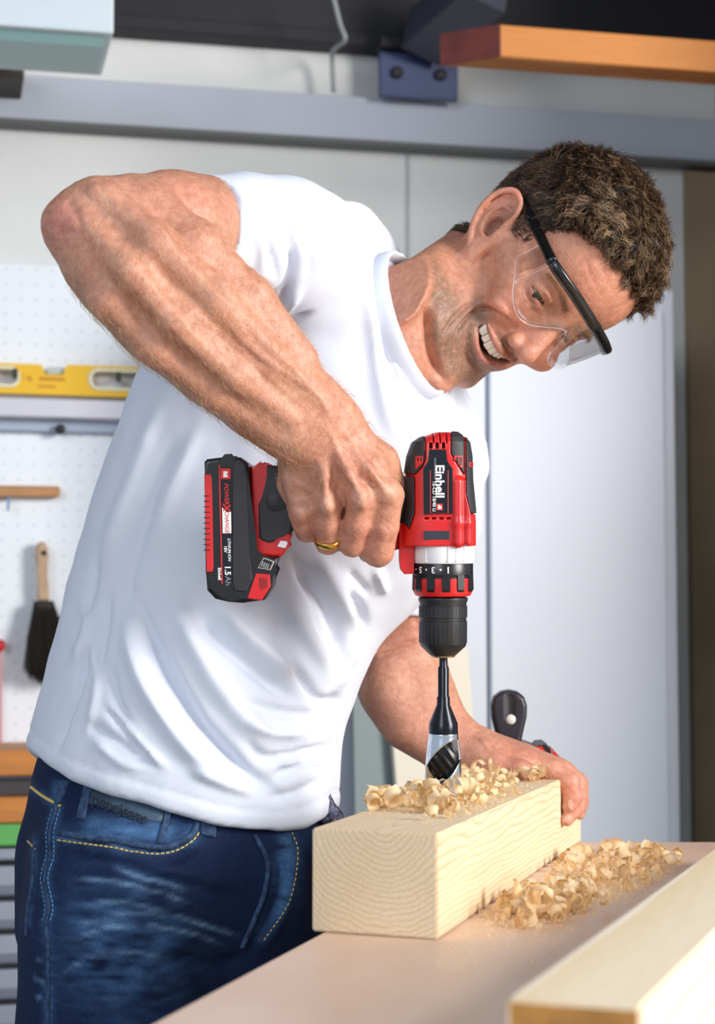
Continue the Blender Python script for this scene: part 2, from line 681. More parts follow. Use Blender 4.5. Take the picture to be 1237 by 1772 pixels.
# grey steel rail across the wall
_, zt = WS(0, 126, 0.04); _, zb = WS(0, 206, 0.04)
rail = thing('steel_beam', W3([(0, zb, 0.05)])[0], 'grey painted steel beam running across the concrete wall', 'beam')
V, F = box_arrays((0.6, (zt + zb) / 2, 0.02), (2.6, (zt - zb) / 2, 0.02), 0.002); mesh_obj('web', W3(V), F, M_steel, rail)
V, F = box_arrays((0.6, zb - 0.003, 0.024), (2.6, 0.004, 0.024), 0.001); mesh_obj('lower_flange', W3(V), F, mat('flange_shadow_steel', srgb(98, 100, 100), 0.6), rail)  # flange coloured darker: its shadow line is put into the colour

# dark girder under the ceiling
_, zg = WS(200, 50, 0.05)
gird = thing('ceiling_girder', W3([(0.4, zg, 0.1)])[0], 'dark steel girder under the ceiling above the wall', 'girder')
V, F = box_arrays((0.6, zg + 0.012, 0.03), (2.6, 0.012, 0.03), 0.003); mesh_obj('flange', W3(V), F, mat('girder_flange', srgb(34, 35, 44), 0.7), gird)
V, F = box_arrays((0.6, zg + 0.22, 0.03), (2.6, 0.2, 0.02), 0.003); mesh_obj('web', W3(V), F, M_dark, gird)
# diagonal brace
a = wpt(735, 66, 0.1); b = wpt(845, -30, 0.3)
V, F = tube_arrays([a, b], [0.055, 0.055], 4, flat=(WN, 1.0))
mesh_obj('diagonal_brace', V, F, mat('brace_steel', srgb(66, 68, 82), 0.5), gird)

# blue bracket with two bolts
br = thing('steel_bracket', wpt(725, 170, 0.1), 'blue steel bracket plate bolted above the grey beam', 'bracket')
wall_box('plate', 657, 92, 793, 171, 0.062, 0.075, mat('blue_paint', srgb(62, 74, 116), 0.45, var=0.2), br)
V, F = box_arrays((WS(725, 80, 0.08)[0], WS(725, 80, 0.08)[1], 0.08), (0.072, 0.01, 0.02), 0.003)
mesh_obj('ledge', W3(V), F, M_dark, br)
for x, y in ((686, 127), (761, 131)):
    V, F = lathe_arrays([(0.011, 0), (0.011, 0.008), (0.007, 0.010)], 6)
    s, z = WS(x, y, 0.075)
    mesh_obj('bolt', W3(np.stack([V[:, 0] + s, V[:, 1] + z, V[:, 2] + 0.075], -1)), F, M_dark, br)

# cable hanging from the girder
P = spline([wpt(573, -20, 0.2), wpt(588, 40, 0.2), wpt(597, 68, 0.2), wpt(582, 82, 0.15), wpt(575, 95, 0.07), wpt(577, 160, 0.05)], 8)
V, F = tube_arrays(P, 0.0042, 8)
tag(mesh_obj('cable', V, F, mat('cable_grey', srgb(150, 155, 158), 0.5), smooth=True), 'thin grey cable looped down from the dark girder', 'cable')

# plank stored under the ceiling
pl = thing('stored_plank', wpt(1000, 120, 0.6), 'orange wooden plank stored up under the dark ceiling', 'plank')
M_pine_o = wood_mat('orange_pine', srgb(208, 140, 78), srgb(190, 118, 60), (0, 0, 0.3), 60, 2.5, blotch=0.2)
s0, _ = WS(866, 70, 0.6); _, z1 = WS(868, 42, 0.6); _, z0 = WS(862, 107, 0.6)
hz_ = (z1 - z0) / 2 - 0.004
V, F = prism_arrays([(-0.03, -0.9), (0.03, -0.972), (0.03, 0.9), (-0.03, 0.9)], -hz_, hz_, 0.002, 1)
o = mesh_obj('board', V * np.array([-1, 1, 1]), [f[::-1] for f in F], M_pine_o, origin=(0, 0, 0))
o.parent = pl
cpl = W3([(s0 + 0.9, (z0 + z1) / 2 + 0.004, 0.57)])[0] - wloc(pl)
o.location = cpl; o.rotation_euler = (0, 0, WA - math.pi / 2)
V, F = prism_arrays([(s0 - 0.002, 0.6), (s0 + 0.0005, 0.6), (s0 - 0.0715, 0.54), (s0 - 0.074, 0.54)], -hz_, hz_)
V = np.stack([V[:, 0], V[:, 2] + (z0 + z1) / 2 + 0.004, V[:, 1]], -1)
mesh_obj('painted_end', W3(V), F, mat('red_brown_paint', srgb(112, 52, 46), 0.7, var=0.3, vscale=30), pl)
for ds in (0.5, 1.5):
    V, F = box_arrays((s0 + ds, z1 + 0.25, 0.57), (0.012, 0.25, 0.01)); mesh_obj('hanger_strap', W3(V), F, M_dark, pl)

# fluorescent lamp housing, top left
lamp = thing('lamp_housing', wpt(90, 80, 0.55), 'pale enamelled lamp housing hanging under the ceiling', 'lamp')
M_lamp = mat('pale_enamel', srgb(206, 220, 228), 0.4)
s1, zb2 = WS(197, 58, 0.55); _, zt2 = WS(197, -40, 0.55)
V, F = box_arrays((s1 - 0.6, (zt2 + zb2) / 2, 0.45), (0.6, (zt2 - zb2) / 2, 0.1), 0.004); mesh_obj('housing', W3(V), F, M_lamp, lamp)
_, zl = WS(187, 90, 0.5)
P = [(0.535, zb2), (0.52, zl), (0.40, zl), (0.37, zb2)]
V, F = prism_arrays(P, s1 - 1.2, s1 - 0.012)
mesh_obj('diffuser', W3(np.stack([V[:, 2], V[:, 1], V[:, 0]], -1)), [f[::-1] for f in F], mat('teal_glass', srgb(150, 186, 186), 0.25), lamp)
V, F = box_arrays((s1 - 0.5, zt2 + 0.2, 0.45), (0.015, 0.22, 0.015)); mesh_obj('suspension_rod', W3(V), F, M_dark, lamp)
wall_box('wall_clip', -40, 92, 42, 132, 0.0, 0.16, mat('dark_brown_iron', srgb(58, 50, 44), 0.6))
tag(bpy.data.objects['wall_clip'], 'dark iron clip on the wall below the lamp housing', 'clip')

# ------------------------------------------------------------------ pegboard and what hangs on it
def peg_mat():
    m = mat('pegboard_white', srgb(232, 238, 246), 0.5)
    N, L = m.node_tree.nodes, m.node_tree.links
    tc = N['Texture Coordinate']
    mp = N.new('ShaderNodeMapping'); mp.inputs['Scale'].default_value = (40, 40, 40)
    mp.inputs['Rotation'].default_value = (0, 0, -WA)
    L.new(tc.outputs['Object'], mp.inputs[0])
    sep = N.new('ShaderNodeSeparateXYZ'); L.new(mp.outputs[0], sep.inputs[0])
    ds = []
    for ch in (0, 2):
        f = N.new('ShaderNodeMath'); f.operation = 'FRACT'; L.new(sep.outputs[ch], f.inputs[0])
        g = N.new('ShaderNodeMath'); g.operation = 'SUBTRACT'; g.inputs[1].default_value = 0.5; L.new(f.outputs[0], g.inputs[0])
        h = N.new('ShaderNodeMath'); h.operation = 'MULTIPLY'; L.new(g.outputs[0], h.inputs[0]); L.new(g.outputs[0], h.inputs[1]); ds.append(h)
    ad = N.new('ShaderNodeMath'); ad.operation = 'ADD'; L.new(ds[0].outputs[0], ad.inputs[0]); L.new(ds[1].outputs[0], ad.inputs[1])
    lt = N.new('ShaderNodeMath'); lt.operation = 'LESS_THAN'; lt.inputs[1].default_value = 0.012; L.new(ad.outputs[0], lt.inputs[0])
    mx = N.new('ShaderNodeMix'); mx.data_type = 'RGBA'; mx.inputs[6].default_value = srgb(234, 240, 248); mx.inputs[7].default_value = srgb(214, 221, 231)
    L.new(lt.outputs[0], mx.inputs[0]); L.new(mx.outputs[2], N['Principled BSDF'].inputs['Base Color'])
    return m


pb = wall_box('pegboard', -160, 458, 300, 1292, 0.002, 0.02, peg_mat(), bevel=0.0015)
_, _z = WS(0, 455, 0.02)
tag(pb, 'white perforated pegboard mounted on the concrete wall', 'pegboard')

# ledge under the level
led = thing('tool_ledge', wpt(100, 745, 0.03), 'pale grey metal ledge under the yellow spirit level', 'ledge')
wall_box('lip', -160, 690, 330, 722, 0.021, 0.075, mat('ledge_grey', srgb(206, 206, 216), 0.5), led)
wall_box('back_rail', -160, 716, 330, 747, 0.021, 0.04, mat('ledge_shade_grey', srgb(166, 180, 200), 0.5), led)  # darker tone puts the ledge's shaded underside into the colour
V, F = lathe_arrays([(0.008, 0), (0.008, 0.02), (0.004, 0.022)], 10)
s, z = WS(104, 744, 0.04)
mesh_obj('screw', W3(np.stack([V[:, 0] + s, V[:, 1] + z, V[:, 2] + 0.035], -1)), F, M_dark, led)


def holed_plate(outer, holes, o0, o1):
    bm = bmesh.new()
    es = []
    for loop in [outer] + holes:
        vs = [bm.verts.new((x, y, 0)) for x, y in loop]
        es += [bm.edges.new((vs[i], vs[(i + 1) % len(vs)])) for i in range(len(vs))]
    bmesh.ops.triangle_fill(bm, use_beauty=True, use_dissolve=False, edges=es)
    bmesh.ops.recalc_face_normals(bm, faces=bm.faces[:])
    ext = bmesh.ops.extrude_face_region(bm, geom=bm.faces[:])
    for v in [g for g in ext['geom'] if isinstance(g, bmesh.types.BMVert)]: v.co.z = o1
    for v in bm.verts:
        if v.co.z < 1e-9 and o0 != 0: v.co.z = o0
    bmesh.ops.recalc_face_normals(bm, faces=bm.faces[:])
    return bm_arrays(bm)


def slot(x0, y0, x1, y1, r, n=6, off=0.05):
    P = []
    for cx, cy, a0 in ((x1 - r, y0 + r, -90), (x1 - r, y1 - r, 0), (x0 + r, y1 - r, 90), (x0 + r, y0 + r, 180)):
        for k in range(n + 1):
            a = math.radians(a0 + 90 * k / n)
            P.append((cx + r * math.cos(a), cy + r * math.sin(a)))
    return P


lev = thing('spirit_level', wpt(120, 682, 0.03), 'long yellow spirit level resting on the ledge of the pegboard', 'spirit level')
sl = lambda x, y: y + 0.033 * (x - 0)   # drawn in the level's own row; follows the wall line
LV = lambda pts: [WS(x, sl(x, y), 0.05) for x, y in pts]
outer = LV([(-150, 628), (72, 628), (78, 645), (108, 645), (116, 627), (345, 627), (345, 680), (-150, 680)])
holes = [LV(slot(-62, 636, 32, 667, 14)), LV(slot(156, 635, 248, 667, 14))]
V, F = holed_plate(outer, holes, 0.028, 0.05)
M_yel = mat('yellow_enamel', srgb(236, 186, 30), 0.4)
mesh_obj('rail', W3(V), F, M_yel, lev)
for h in holes:
    P = W3([(x, y, 0.05) for x, y in h])
    V, F = tube_arrays(P, 0.0035, 6, closed=True); mesh_obj('handle_rim', V, F, mat('pale_rim', srgb(238, 232, 205), 0.5), lev, smooth=True)
V, F = box_arrays((WS(93, 638, .05)[0], WS(93, sl(93, 638), .05)[1], 0.04), (0.012, 0.006, 0.008), 0.003)
mesh_obj('vial', W3(V), F, mat('vial', srgb(190, 196, 190), 0.2), lev)
for x0, y0, x1, y1 in ((68, 650, 112, 656), (48, 650, 55, 657), (66, 664, 96, 668)):
    a = LV([(x0, y0), (x1, y0), (x1, y1), (x0, y1)])
    V, F = prism_arrays(a, 0.0495, 0.0508)
    mesh_obj('print', W3(V), F, mat('amber_print', srgb(196, 132, 20), 0.5), lev)
for hx in (26, 205, 240):
    P = [wpt(hx, sl(hx, 650), 0.02), wpt(hx, sl(hx, 648), 0.07), wpt(hx, sl(hx, 640), 0.08)]
    V, F = tube_arrays(P, 0.005, 8)
    tag(mesh_obj('peg_hook', V, F, mat('hook_steel', srgb(96, 112, 110), 0.35, 0.6)),
        {26: 'small steel peg hook inside the left slot of the spirit level', 205: 'small steel peg hook in the middle of the right slot of the level', 240: 'small steel peg hook at the end of the right slot of the level'}[hx], 'hook', 'peg hooks at the spirit level')

# wooden batten
stk = wall_prism('wooden_batten', [(-120, 838), (100, 841), (105, 846), (104, 857), (98, 860), (-120, 858)], 0.021, 0.045, mat('batten_wood', srgb(190, 138, 92), 0.6, var=0.2, vscale=20, stretch=(1, 1, 8)), bevel=0.002)
tag(stk, 'short brown wooden batten pegged across the board above the brush', 'batten')
P = [wpt(15, 862, 0.02), wpt(15, 862, 0.05), wpt(14, 884, 0.052)]
V, F = tube_arrays(P, 0.0025, 8); tag(mesh_obj('batten_peg', V, F, mat('peg_blue', srgb(120, 150, 190), 0.4)), 'thin bluish peg under the wooden batten', 'peg')

# hand brush
bru = thing('hand_brush', wpt(85, 1180, 0.04), 'dark bristled hand brush with wooden handle hanging on the pegboard', 'brush')
hp = [(64, 941), (70, 937), (78, 938), (83, 946), (84, 965), (82, 990), (84, 1015), (86, 1040), (66, 1040), (66, 1010), (66, 985), (62, 962)]
V, F = prism_arrays([WS(x, y, 0.055) for x, y in hp], 0.032, 0.055, 0.005, 3)
mesh_obj('handle', W3(V), F, mat('brush_handle_wood', srgb(196, 164, 134), 0.55, var=0.2, vscale=30), bru, smooth=False)
V, F = lathe_arrays([(0.0045, 0), (0.0045, 0.004)], 12); s, z = WS(76, 957, 0.055)
mesh_obj('hanging_hole', W3(np.stack([V[:, 0] + s, V[:, 1] + z, V[:, 2] + 0.0525], -1)), F, M_black, bru)
M_brist = mat('dark_bristle', srgb(40, 34, 30), 0.7)
V, F = prism_arrays([WS(x, y, 0.06) for x, y in ((62, 1040), (88, 1040), (100, 1062), (58, 1062))], 0.03, 0.066, 0.003)
mesh_obj('bristle_block', W3(V), F, M_brist, bru)
parts = []
for i in range(1300):
    u = rng.uniform(-1, 1); w = rng.uniform(-1, 1); t0 = rng.uniform(0, 0.35)
    xt, yt = 76 + 16 * u, 1040 + 50 * t0
    xb = 84 + 36 * u + rng.normal(0, 4); yb = 1170 - 14 * u * u + rng.normal(0, 7) - 12 * (u > 0.5)
    a = wpt(xt + 10 * t0 * u, yt, 0.052 + 0.013 * w); b = wpt(xb, yb, 0.056 + 0.024 * w)
    mid = (a + b) / 2 + rng.normal(0, .0025, 3)
    parts.append(tube_arrays([a, mid, b], [0.0013, 0.0014, 0.0006], 3))
V, F = join_arrays(parts); o = mesh_obj('bristles', V, F, M_brist, bru); o['kind'] = 'stuff'
# blue scraper half hidden behind the brush
wall_prism('blue_scraper', [(104, 1066), (135, 1066), (150, 1100), (140, 1104), (126, 1090)], 0.02, 0.035, mat('blue_plastic', srgb(58, 120, 180), 0.4), bevel=0.002)
tag(bpy.data.objects['blue_scraper'], 'blue plastic scraper hanging half hidden beside the dark brush', 'scraper')
sd = thing('screwdriver', wpt(-2, 1290, 0.04), 'red handled rod tool hanging at the pegboard edge left of the brush', 'tool')
V, F = lathe_arrays([(0.002, -0.010), (0.008, -0.007), (0.010, 0), (0.008, 0.007), (0.002, 0.010)], 16); c = wpt(-1, 1117, 0.04)
mesh_obj('knob', V + c, F, mat('red_plastic_tool', srgb(190, 24, 40), 0.4), sd, smooth=True)
V, F = tube_arrays([wpt(0, 1122, 0.035), wpt(0, 1290, 0.035)], 0.003, 8); mesh_obj('rod', V, F, mat('pink_rod', srgb(205, 140, 150), 0.4), sd)

# ------------------------------------------------------------------ shelf and drawers below the pegboard
OFF = 0.26
M_shelf = mat('orange_shelf_wood', srgb(206, 132, 62), 0.5, var=0.2, vscale=10, stretch=(1, 1, 6))
wall_box('shelf_board', -420, 1299, 300, 1344, 0.024, OFF, M_shelf); tag(bpy.data.objects['shelf_board'], 'upper orange wooden shelf board under the pegboard', 'shelf board')
wall_box('shelf_board.001', -420, 1381, 300, 1426, 0.024, OFF, M_shelf); tag(bpy.data.objects['shelf_board.001'], 'lower orange wooden shelf board above the green tray', 'shelf board')
wall_box('metal_tray', -420, 1351, 300, 1379.5, 0.05, OFF - 0.02, mat('dark_tray', srgb(92, 88, 90), 0.35, 0.6)); tag(bpy.data.objects['metal_tray'], 'dark metal tray lying between the two orange shelf boards', 'tray')
wall_box('metal_ruler', -420, 1345, 56, 1352, OFF - 0.06, OFF - 0.03, mat('chrome_edge', srgb(200, 200, 206), 0.25, 0.9), bevel=0.001); tag(bpy.data.objects['metal_ruler'], 'shiny metal ruler on the dark tray between the shelf boards', 'ruler')
wall_box('green_tray', -420, 1427.5, 300, 1466, 0.05, OFF - 0.005, mat('green_plastic', srgb(96, 172, 92), 0.45)); tag(bpy.data.objects['green_tray'], 'flat green tray under the lower orange shelf board', 'tray')
dc = thing('drawer_cabinet', wpt(0, 1900, 0.3), 'grey cabinet of shallow drawers below the green tray', 'cabinet')
_, zt = WS(0, 1469, OFF)
s0, _ = WS(-420, 1500, OFF); s1, _ = WS(300, 1500, OFF)
V, F = box_arrays(((s0 + s1) / 2, zt / 2, 0.13), ((s1 - s0) / 2, zt / 2, 0.11), 0.003); mesh_obj('body', W3(V), F, mat('dark_grey_body', srgb(44, 46, 54), 0.6), dc)
M_draw = mat('drawer_grey', srgb(150, 156, 170), 0.45, var=0.08)
M_draw2 = mat('drawer_lip', srgb(112, 118, 132), 0.45)
y = 1471
for i in range(9):
    hgt = (30, 62, 58, 60, 62, 62, 60, 60, 60)[i]
    d_ = wall_box('drawer', -420, y, 300, y + hgt - 9, OFF - 0.02, OFF, M_draw, dc, bevel=0.003)
    wall_box('pull_lip', -415, y + hgt * 0.55, 298, y + hgt - 12, OFF - 0.005, OFF + 0.008, M_draw2, d_, bevel=0.002)
    y += hgt

# ------------------------------------------------------------------ white cabinet
OC = 0.42
cab = thing('white_cabinet', wpt(1000, 1700, OC - .2), 'tall white two-door cabinet behind the man', 'cabinet')
sL, _ = WS(500, 1000, OC); sR, _ = WS(1181, 1000, OC); _, zt = WS(1175, 497, OC)
V, F = box_arrays(((sL + sR) / 2, zt / 2, (OC - 0.02) / 2 + .005), ((sR - sL) / 2, zt / 2, (OC - 0.02) / 2 - .005), 0.004); mesh_obj('body', W3(V), F, M_white, cab)
_, zd = WS(1150, 533, OC); sd1, _ = WS(1154, 1000, OC); sm, _ = WS(846, 1000, OC)
for a, b, hs in ((sm + 0.003, sd1, 1), (2 * sm - sd1, sm - 0.003, -1)):
    V, F = box_arrays(((a + b) / 2, (zd + 0.12) / 2, OC - 0.012), ((b - a) / 2, (zd - 0.12) / 2, 0.010), 0.003)
    mesh_obj('door', W3(V), F, M_white, cab)

# boards leaning against the cabinet
def leaning(name, x0, y0, x1, y1, ox, m, label, lean=0.0):
    s0, z1 = WS(x0, y0, ox); s1, _ = WS(x1, y0, ox)
    V, F = box_arrays(((s0 + s1) / 2, z1 / 2, 0), ((s1 - s0) / 2, z1 / 2, 0.009), 0.002)
    V[:, 2] = V[:, 2] + ox + (z1 - V[:, 1]) * 0.08
    V[:, 0] = V[:, 0] + (z1 - V[:, 1]) * lean
    tag(mesh_obj(name, W3(V), F, m), label, 'board')


leaning('leaning_board', 606, 1100, 770, 1772, OC + 0.012, mat('grey_green_board', srgb(136, 148, 150), 0.6), 'grey-green board leaning on the white cabinet behind the left forearm', 0.0)
leaning('leaning_board.001', 664, 1120, 806, 1772, OC + 0.034, mat('cream_board', srgb(238, 230, 212), 0.6), 'cream board leaning in front of the grey-green board', 0.06)

# ================================================================== bench, beam, near plank
BZ = 0.90
bd = on_z(560, 1612, BZ) - on_z(260, 1772, BZ); bd[2] = 0; bd /= np.linalg.norm(bd)
bp_ = np.array([bd[1], -bd[0], 0])
P0 = on_z(560, 1612, BZ)
yb = on_z(1100, 1457, BZ)[1]
A = P0 - bd * 0.85
D = P0 + bd * ((yb - P0[1]) / bd[1])
C_ = np.array([D[0] + 1.15, yb, BZ]); B_ = np.array([A[0] + 1.3, A[1], BZ])
bench = thing('workbench', (0.55, 1.3, 0.0), 'tan plywood workbench top under the beam and shavings', 'workbench')
M_bench = mat('bench_plywood', srgb(234, 206, 186), 0.42, var=0.2, vscale=5, col2=srgb(208, 168, 140), stretch=(1.0, 0.35, 1.0), bump=0.08, bscale=40)
poly = [(A[0], A[1]), (B_[0], B_[1]), (C_[0], C_[1]), (D[0], D[1])]
V, F = prism_arrays(poly, BZ - 0.045, BZ, 0.002, 1); mesh_obj('top', V, F, M_bench, bench)
M_leg = mat('bench_leg_wood', srgb(176, 140, 108), 0.6, var=0.15)
cpt = np.mean([A, B_, C_, D], 0)
for q in (A, B_, C_, D):
    e = q + (cpt - q) * 0.13
    V, F = box_arrays((e[0], e[1], (BZ - 0.045) / 2), (0.035, 0.035, (BZ - 0.045) / 2), 0.003); mesh_obj('leg', V, F, M_leg, bench)
for q, r in ((A, B_), (B_, C_), (C_, D), (D, A)):
    e, g = q + (cpt - q) * 0.13, r + (cpt - r) * 0.13
    e = np.array([e[0], e[1], BZ - 0.09]); g = np.array([g[0], g[1], BZ - 0.09])
    V, F = tube_arrays([e, g], [0.05, 0.05], 4, flat=((0, 0, 1), 1.0)); mesh_obj('apron', V, F, M_leg, bench)


def timber(name, near_bl, near_br, far_br, far_bl, h, m, label, cat, bevel, rough=0.0):
    """a squared timber on the bench from four footprint corners; local Y runs along it."""
    ax = (far_br - near_br); ax[2] = 0; ax /= np.linalg.norm(ax)
    ang = math.atan2(ax[1], ax[0]) - math.pi / 2
    org = np.array([*((near_bl + near_br) / 2)[:2], BZ + 0.0004])
    c, s = math.cos(-ang), math.sin(-ang)
    bm = bmesh.new()
    lo = []
    for q in (near_bl, near_br, far_br, far_bl):
        d = q - org
        lo.append((c * d[0] - s * d[1], s * d[0] + c * d[1]))
    b = [bm.verts.new((x, y, 0)) for x, y in lo]; t = [bm.verts.new((x, y, h)) for x, y in lo]
    bm.faces.new(b[::-1]); bm.faces.new(t)
    for i in range(4): bm.faces.new([b[i], b[(i + 1) % 4], t[(i + 1) % 4], t[i]])
    bmesh.ops.bevel(bm, geom=bm.edges[:], offset=bevel, segments=2, affect='EDGES')
    V, F = bm_arrays(bm)
    o = mesh_obj(name, V, F, m, origin=(0, 0, 0))
    o.location = org; o.rotation_euler = (0, 0, ang)
    tag(o, label, cat)
    return o, org, ang


n_bl, n_br, f_br = on_z(540, 1612, BZ), on_z(757, 1627, BZ), on_z(1005, 1456, BZ)
wv = n_bl - n_br
f_bl = f_br + wv * 1.0 + (f_br - n_br) / np.linalg.norm(f_br - n_br) * 0.0
BH = 0.0742
M_pine = wood_mat('pine_beam', srgb(242, 222, 190), srgb(222, 193, 152), (0.006, 0, 0.085), 80, 11.0, (0.66, 1.0), 0.2, fine=0.45)
beam, beam_org, beam_ang = timber('squared_timber', n_bl, n_br, f_br, f_bl, BH, M_pine, 'squared pale pine beam being drilled on the workbench', 'beam', 0.0012)
BTOP = BZ + BH + 0.0004
# near plank
q0 = on_z(876, 1728, BZ + 0.05); q1 = on_z(1112, 1744, BZ + 0.05); q2 = on_z(1237, 1467, BZ + 0.05)
dv = q2 - q0; dv /= np.linalg.norm(dv)
f0 = q0 + dv * 0.95; f1 = q1 + dv * 0.95
flat = lambda v: np.array([v[0], v[1], BZ])
M_pine2 = wood_mat('pine_plank', srgb(246, 234, 212), srgb(236, 214, 178), (0.02, 0, -0.12), 16, 3.0, (0.4, 1.0), 0.12, fine=0.25)
plank, _, _ = timber('foreground_plank', flat(q0), flat(q1), flat(f1), flat(f0), 0.05, M_pine2, 'pale pine plank lying in the blurred near corner of the bench', 'plank', 0.002)
ec = (q0 + q1) / 2
M_endg = mat('end_grain', srgb(190, 138, 72), 0.8, var=0.35, vscale=60, bump=0.4, bscale=200)
E_ = q1 - q0; E_ /= np.linalg.norm(E_); nrm = np.array([E_[1], -E_[0], 0])
P = [np.array([*(q0 + E_ * 0.002)[:2], 0]), np.array([*(q1 - E_ * 0.002)[:2], 0])]
V = [];
for q in P:
    for off in (0.0, 0.0012):
        for z in (BZ + 0.002, BZ + 0.0485): V.append((q[0] + nrm[0] * off, q[1] + nrm[1] * off, z))
V = np.array(V)
F = [[0, 1, 5, 4], [2, 6, 7, 3], [0, 2, 3, 1], [4, 5, 7, 6], [1, 3, 7, 5], [0, 4, 6, 2]]
mesh_obj('sawn_end', V - np.array(plank.location) * 0, F, M_endg)
so = bpy.data.objects['sawn_end']
M4 = Matrix.Rotation(plank.rotation_euler.z, 4, 'Z'); M4.translation = plank.location
mw = Matrix.Translation(so.location)
so.parent = plank; so.matrix_parent_inverse = Matrix.Identity(4)
so.matrix_basis = M4.inverted() @ mw

# ================================================================== cordless drill and bit
DD = 1.60
DB = U(768, 1000, DD)


def D3(P):
    """drill coordinates (px across, px down, px toward the viewer; half a millimetre each) -> place."""
    P = np.asarray(P, float); k = DD / FPX
    return DB + (P[:, :1] - 768) * k * RGT + (1000 - P[:, 1:2]) * k * UPV - P[:, 2:3] * k * FWD


M_red = mat('drill_red', srgb(206, 26, 28), 0.36, coat=0.15)
M_rub = mat('drill_rubber', srgb(40, 41, 46), 0.55, bump=0.15, bscale=900)
M_blk = mat('drill_black', srgb(20, 20, 23), 0.32)
M_wht = mat('print_white', srgb(245, 245, 245), 0.5)
M_rprint = mat('print_red', srgb(214, 36, 34), 0.5)
M_gprint = mat('print_grey', srgb(150, 150, 154), 0.5)

drill = thing('cordless_drill', D3([(768, 1136, 0)])[0], 'red and black cordless drill held upright in the right hand', 'drill')


def dprism(name, poly, w0, w1, m, parent, bevel=1.5, seg=2):
    V, F = prism_arrays([(x, -y) for x, y in poly], w0, w1, bevel, seg)
    V[:, 1] *= -1
    return mesh_obj(name, D3(V), F, m, parent)


def dlathe(name, prof, cx, m, parent, n=64, smooth=True, cz=0.0):
    """prof [(radius px, y px)] about the drill's axis."""
    V, F = lathe_arrays([(r, -y) for r, y in prof][::-1], n)
    P = np.stack([V[:, 0] + cx, -V[:, 2], -V[:, 1] + cz], -1)
    o = mesh_obj(name, D3(P), F, m, parent, smooth=False)
    if smooth: smooth_by_angle(o)
    return o


def smooth_by_angle(o, ang=35):
    me = o.data
    me.shade_smooth()
    me.set_sharp_from_angle(angle=math.radians(ang)) if hasattr(me, 'set_sharp_from_angle') else None


BT = np.array([(748, 752, 792, 30), (752, 742, 797, 42), (757, 726, 805, 50), (766, 713, 812, 55), (790, 704, 816, 58), (830, 698, 817, 60), (880, 694, 822, 60), (905, 692, 823, 60), (945, 692, 823, 60)], float)


def barrel(X, Y, Z, grow=0.0):
    y = np.clip(-Y, BT[0, 0], BT[-1, 0])
    l = np.interp(y, BT[:, 0], BT[:, 1]); r = np.interp(y, BT[:, 0], BT[:, 2]); hz = np.interp(y, BT[:, 0], BT[:, 3]) + grow
    cx, hw = (l + r) / 2, (r - l) / 2 + grow
    p = 2.7
    e = ((np.abs(X - cx) / hw) ** p + (np.abs(Z) / hz) ** p) ** (1 / p)
    d = (e - 1) * np.minimum(hw, hz) * 0.9
    return np.maximum(d, np.maximum((749 - grow) + Y, -Y - 944))


def poly_sdf(X, Y, poly):
    P = np.asarray(poly, float); x = X[:, :, 0]; y = -Y[:, :, 0]
    x, y = np.broadcast_arrays(x, y)
    d = np.full(x.shape, 1e9); ins = np.zeros(x.shape, bool)
    for i in range(len(P)):
        a, b = P[i], P[(i + 1) % len(P)]
        ex, ey = b - a
        t = np.clip(((x - a[0]) * ex + (y - a[1]) * ey) / (ex * ex + ey * ey), 0, 1)
        d = np.minimum(d, np.hypot(x - a[0] - t * ex, y - a[1] - t * ey))
        c = ((a[1] <= y) & (b[1] > y)) | ((b[1] <= y) & (a[1] > y))
        xi = a[0] + (y - a[1]) / (ey if abs(ey) > 1e-9 else 1e-9) * ex
        ins ^= c & (x < xi)
    return np.where(ins, -d, d)[:, :, None]


lo, hi = (676, -1000, -66), (832, -740, 66)
pads = [[(734, 740), (734, 796), (729, 809), (716, 823), (670, 815), (670, 740)],
        [(670, 818), (716, 826), (716, 888), (707, 916), (699, 905), (670, 898)],
        [(778, 740), (777, 786), (783, 797), (799, 821), (801, 821), (801, 740)],
        [(804, 740), (803, 855), (811, 889), (835, 890), (835, 740)]]
G = Field(lo, hi, 1.25, 50.0)
G.fn(lambda X, Y, Z: barrel(X, Y, Z), lo, hi)
# nose below the trigger, beside the collar
G.fn(lambda X, Y, Z: np.maximum(poly_sdf(X, Y, [(690, 890), (716, 890), (716, 992), (699, 993), (692, 985), (690, 970)]) + 3, np.abs(Z) - 25) - 3, lo, hi, 6)
# vertical moulded ridge at the right
for x, r in ((789, 9), (806, 6)):
    G.chain([(x, -835, 53), (x, -905, 56), (x, -938, 57)], [r, r, r], 6)
    G.chain([(x, -835, -53), (x, -905, -56), (x, -938, -57)], [r, r, r], 6)
for P in pads:
    G.fn(lambda X, Y, Z: np.maximum(poly_sdf(X, Y, P) - 0.6, -(barrel(X, Y, Z) + 3.0)), lo, hi, 0, 's')
